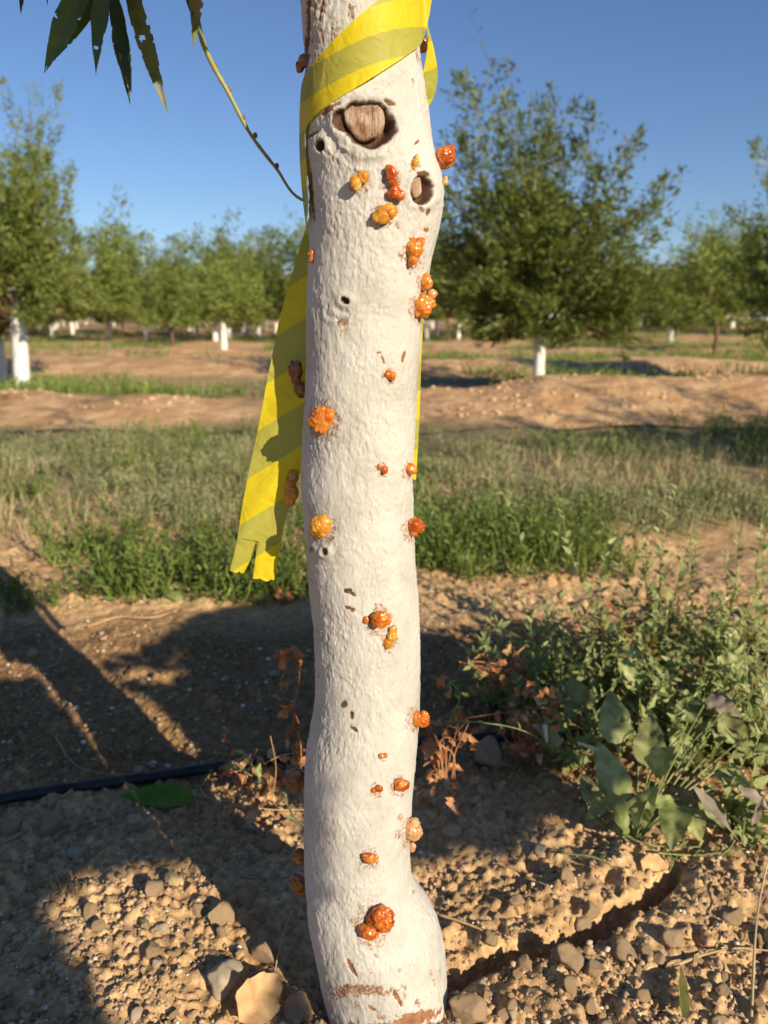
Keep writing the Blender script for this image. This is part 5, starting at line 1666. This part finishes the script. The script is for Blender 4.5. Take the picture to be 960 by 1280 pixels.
# distant thin shoots
q = sprig([(560, 905), (575, 870), (560, 850)], 1.12, 'small shoot above the runner right of the stem', .015, .015, seed=10)
for k, (pts, Y, lab) in enumerate([([(600, 900), (604, 840), (612, 780), (618, 748)], 1.55, 'lone upright green weed shoot right of the stem'), ([(655, 690), (640, 640), (612, 600), (560, 595)], 1.9, 'thin arching shoot over the grass right of the stem'),
                                  ([(690, 700), (700, 650), (690, 610)], 1.9, 'thin shoot with one dark leaf over the grass')]):
    sprig(pts, Y, lab, .03, .032, .0012, seed=20 + k)

# ------------------------------------------------------------------ BROAD-LEAVED WEED
bw = empty('broadleaf_weed', tuple(on_ground(795, 1055)), 'low weed with large mottled green purple leaves at the front of the bush', 'weed')
BLV = [ # base, tip px, width px, Y base, Y tip, mat, shape
 (778, 1005, 748, 925, 54, 1.13, 1.20, 0, 'ovate'), (770, 930, 765, 862, 56, 1.25, 1.30, 0, 'ovate'), (812, 960, 812, 888, 52, 1.2, 1.28, 0, 'ovate'),
 (790, 1030, 818, 985, 44, 1.10, 1.08, 1, 'ovate'), (788, 1038, 762, 988, 42, 1.10, 1.08, 1, 'ovate'), (848, 1000, 838, 1058, 52, 1.10, 1.04, 1, 'ovate'), (815, 965, 838, 935, 42, 1.15, 1.12, 1, 'ovate'),
 (860, 1010, 876, 1048, 40, 1.14, 1.08, 0, 'ovate'), (806, 1010, 850, 992, 26, 1.08, 1.1, 1, 'lance'), (745, 1005, 728, 965, 34, 1.18, 1.22, 0, 'ovate'), (885, 872, 925, 892, 36, 1.3, 1.25, 2, 'ovate'), (890, 840, 935, 818, 34, 1.42, 1.4, 0, 'ovate'),
 (920, 930, 905, 880, 44, 1.25, 1.3, 0, 'ovate'),
 (700, 930, 672, 905, 30, 1.25, 1.22, 2, 'ovate'), (730, 880, 712, 845, 34, 1.35, 1.38, 0, 'ovate'), (800, 860, 775, 822, 38, 1.4, 1.42, 1, 'ovate'), (850, 900, 872, 868, 36, 1.3, 1.32, 1, 'ovate'),
 (900, 960, 935, 985, 36, 1.2, 1.12, 0, 'ovate'), (860, 940, 835, 905, 34, 1.25, 1.28, 1, 'ovate'), (930, 900, 955, 862, 38, 1.3, 1.32, 0, 'ovate'), (940, 850, 910, 832, 34, 1.4, 1.38, 1, 'ovate'), (760, 1000, 735, 1020, 28, 1.15, 1.1, 0, 'ovate'), (880, 1000, 905, 1030, 34, 1.12, 1.06, 1, 'ovate')]
for k, (bx, by, tx, ty, w, Y1, Y2, m_, sh) in enumerate(BLV):
    b = at(bx, by, Y1); t = at(tx, ty, Y2)
    V, F = leaf(b, t, w * .82 * Y1 * 1.03 / FPX, facing(b) + np.array([.3 * math.sin(k * 2.1), 0, .5]), sh, 18, 10, .28, .14, .20, k)
    part('leaf', V, F, [M_BROAD, M_BIND, M_WITHER][m_], bw)
    g = on_ground(795, 1050)
    Vt, Ft = tube([g, (g + b) / 2 + np.array([0, 0, .01]), b], .0018, .0012, 5, 10); part('petiole', Vt, Ft, M_BIND, bw)
ww = empty('withered_weed', tuple(on_ground(895, 1075)), 'withered grey drooping leaves at the right in front of the bush', 'weed')
for k, (pts, w) in enumerate([([(866, 982), (885, 992), (900, 1010), (912, 1030), (918, 1052)], 22), ([(925, 985), (948, 1000), (965, 1020)], 26), ([(940, 1040), (948, 1010), (945, 985)], 18)]):
    b = at(*pts[0], 1.08); t = at(*pts[-1], 1.04)
    V, F = leaf(b, t, w * 1.08 / FPX, (0, -.6, .8), 'lance', 16, 6, .5, -.12, .15, 60 + k, 0, .8)
    part('leaf', V, F, M_WITHER, ww)
Vt, Ft = tube([at(918, 1050, 1.04), at(912, 1060, 1.04), on_ground(895, 1075)], .0016, .0012, 5, 10); part('stem', Vt, Ft, M_BIND, ww)
# trailing stems at the front of the bush
for k, pts in enumerate([[(735, 990), (745, 1030), (790, 1058), (850, 1068), (960, 1060)], [(830, 1070), (840, 1085), (836, 1100)], [(820, 1075), (870, 1078), (930, 1070)], [(700, 1075), (740, 1080), (770, 1095)]]):
    P_ = []
    for a, b in pts:
        g = on_ground(a, b); g[2] += .012; P_.append(g)
    root = empty('weed_runner', tuple(P_[0]), ['long trailing stem along the front of the bush', 'short stem dipping to the end of the crack', 'trailing stem with folded leaves beside the crack end', 'thin stem on the sunlit bank'][k], 'weed')
    Vt, Ft = tube(P_, .0018, .001, 5, 30); part('stem', Vt, Ft, M_BIND, root)
    add_leaves(root, catmull(P_, 50), .03, .022, np.random.default_rng(90 + k))
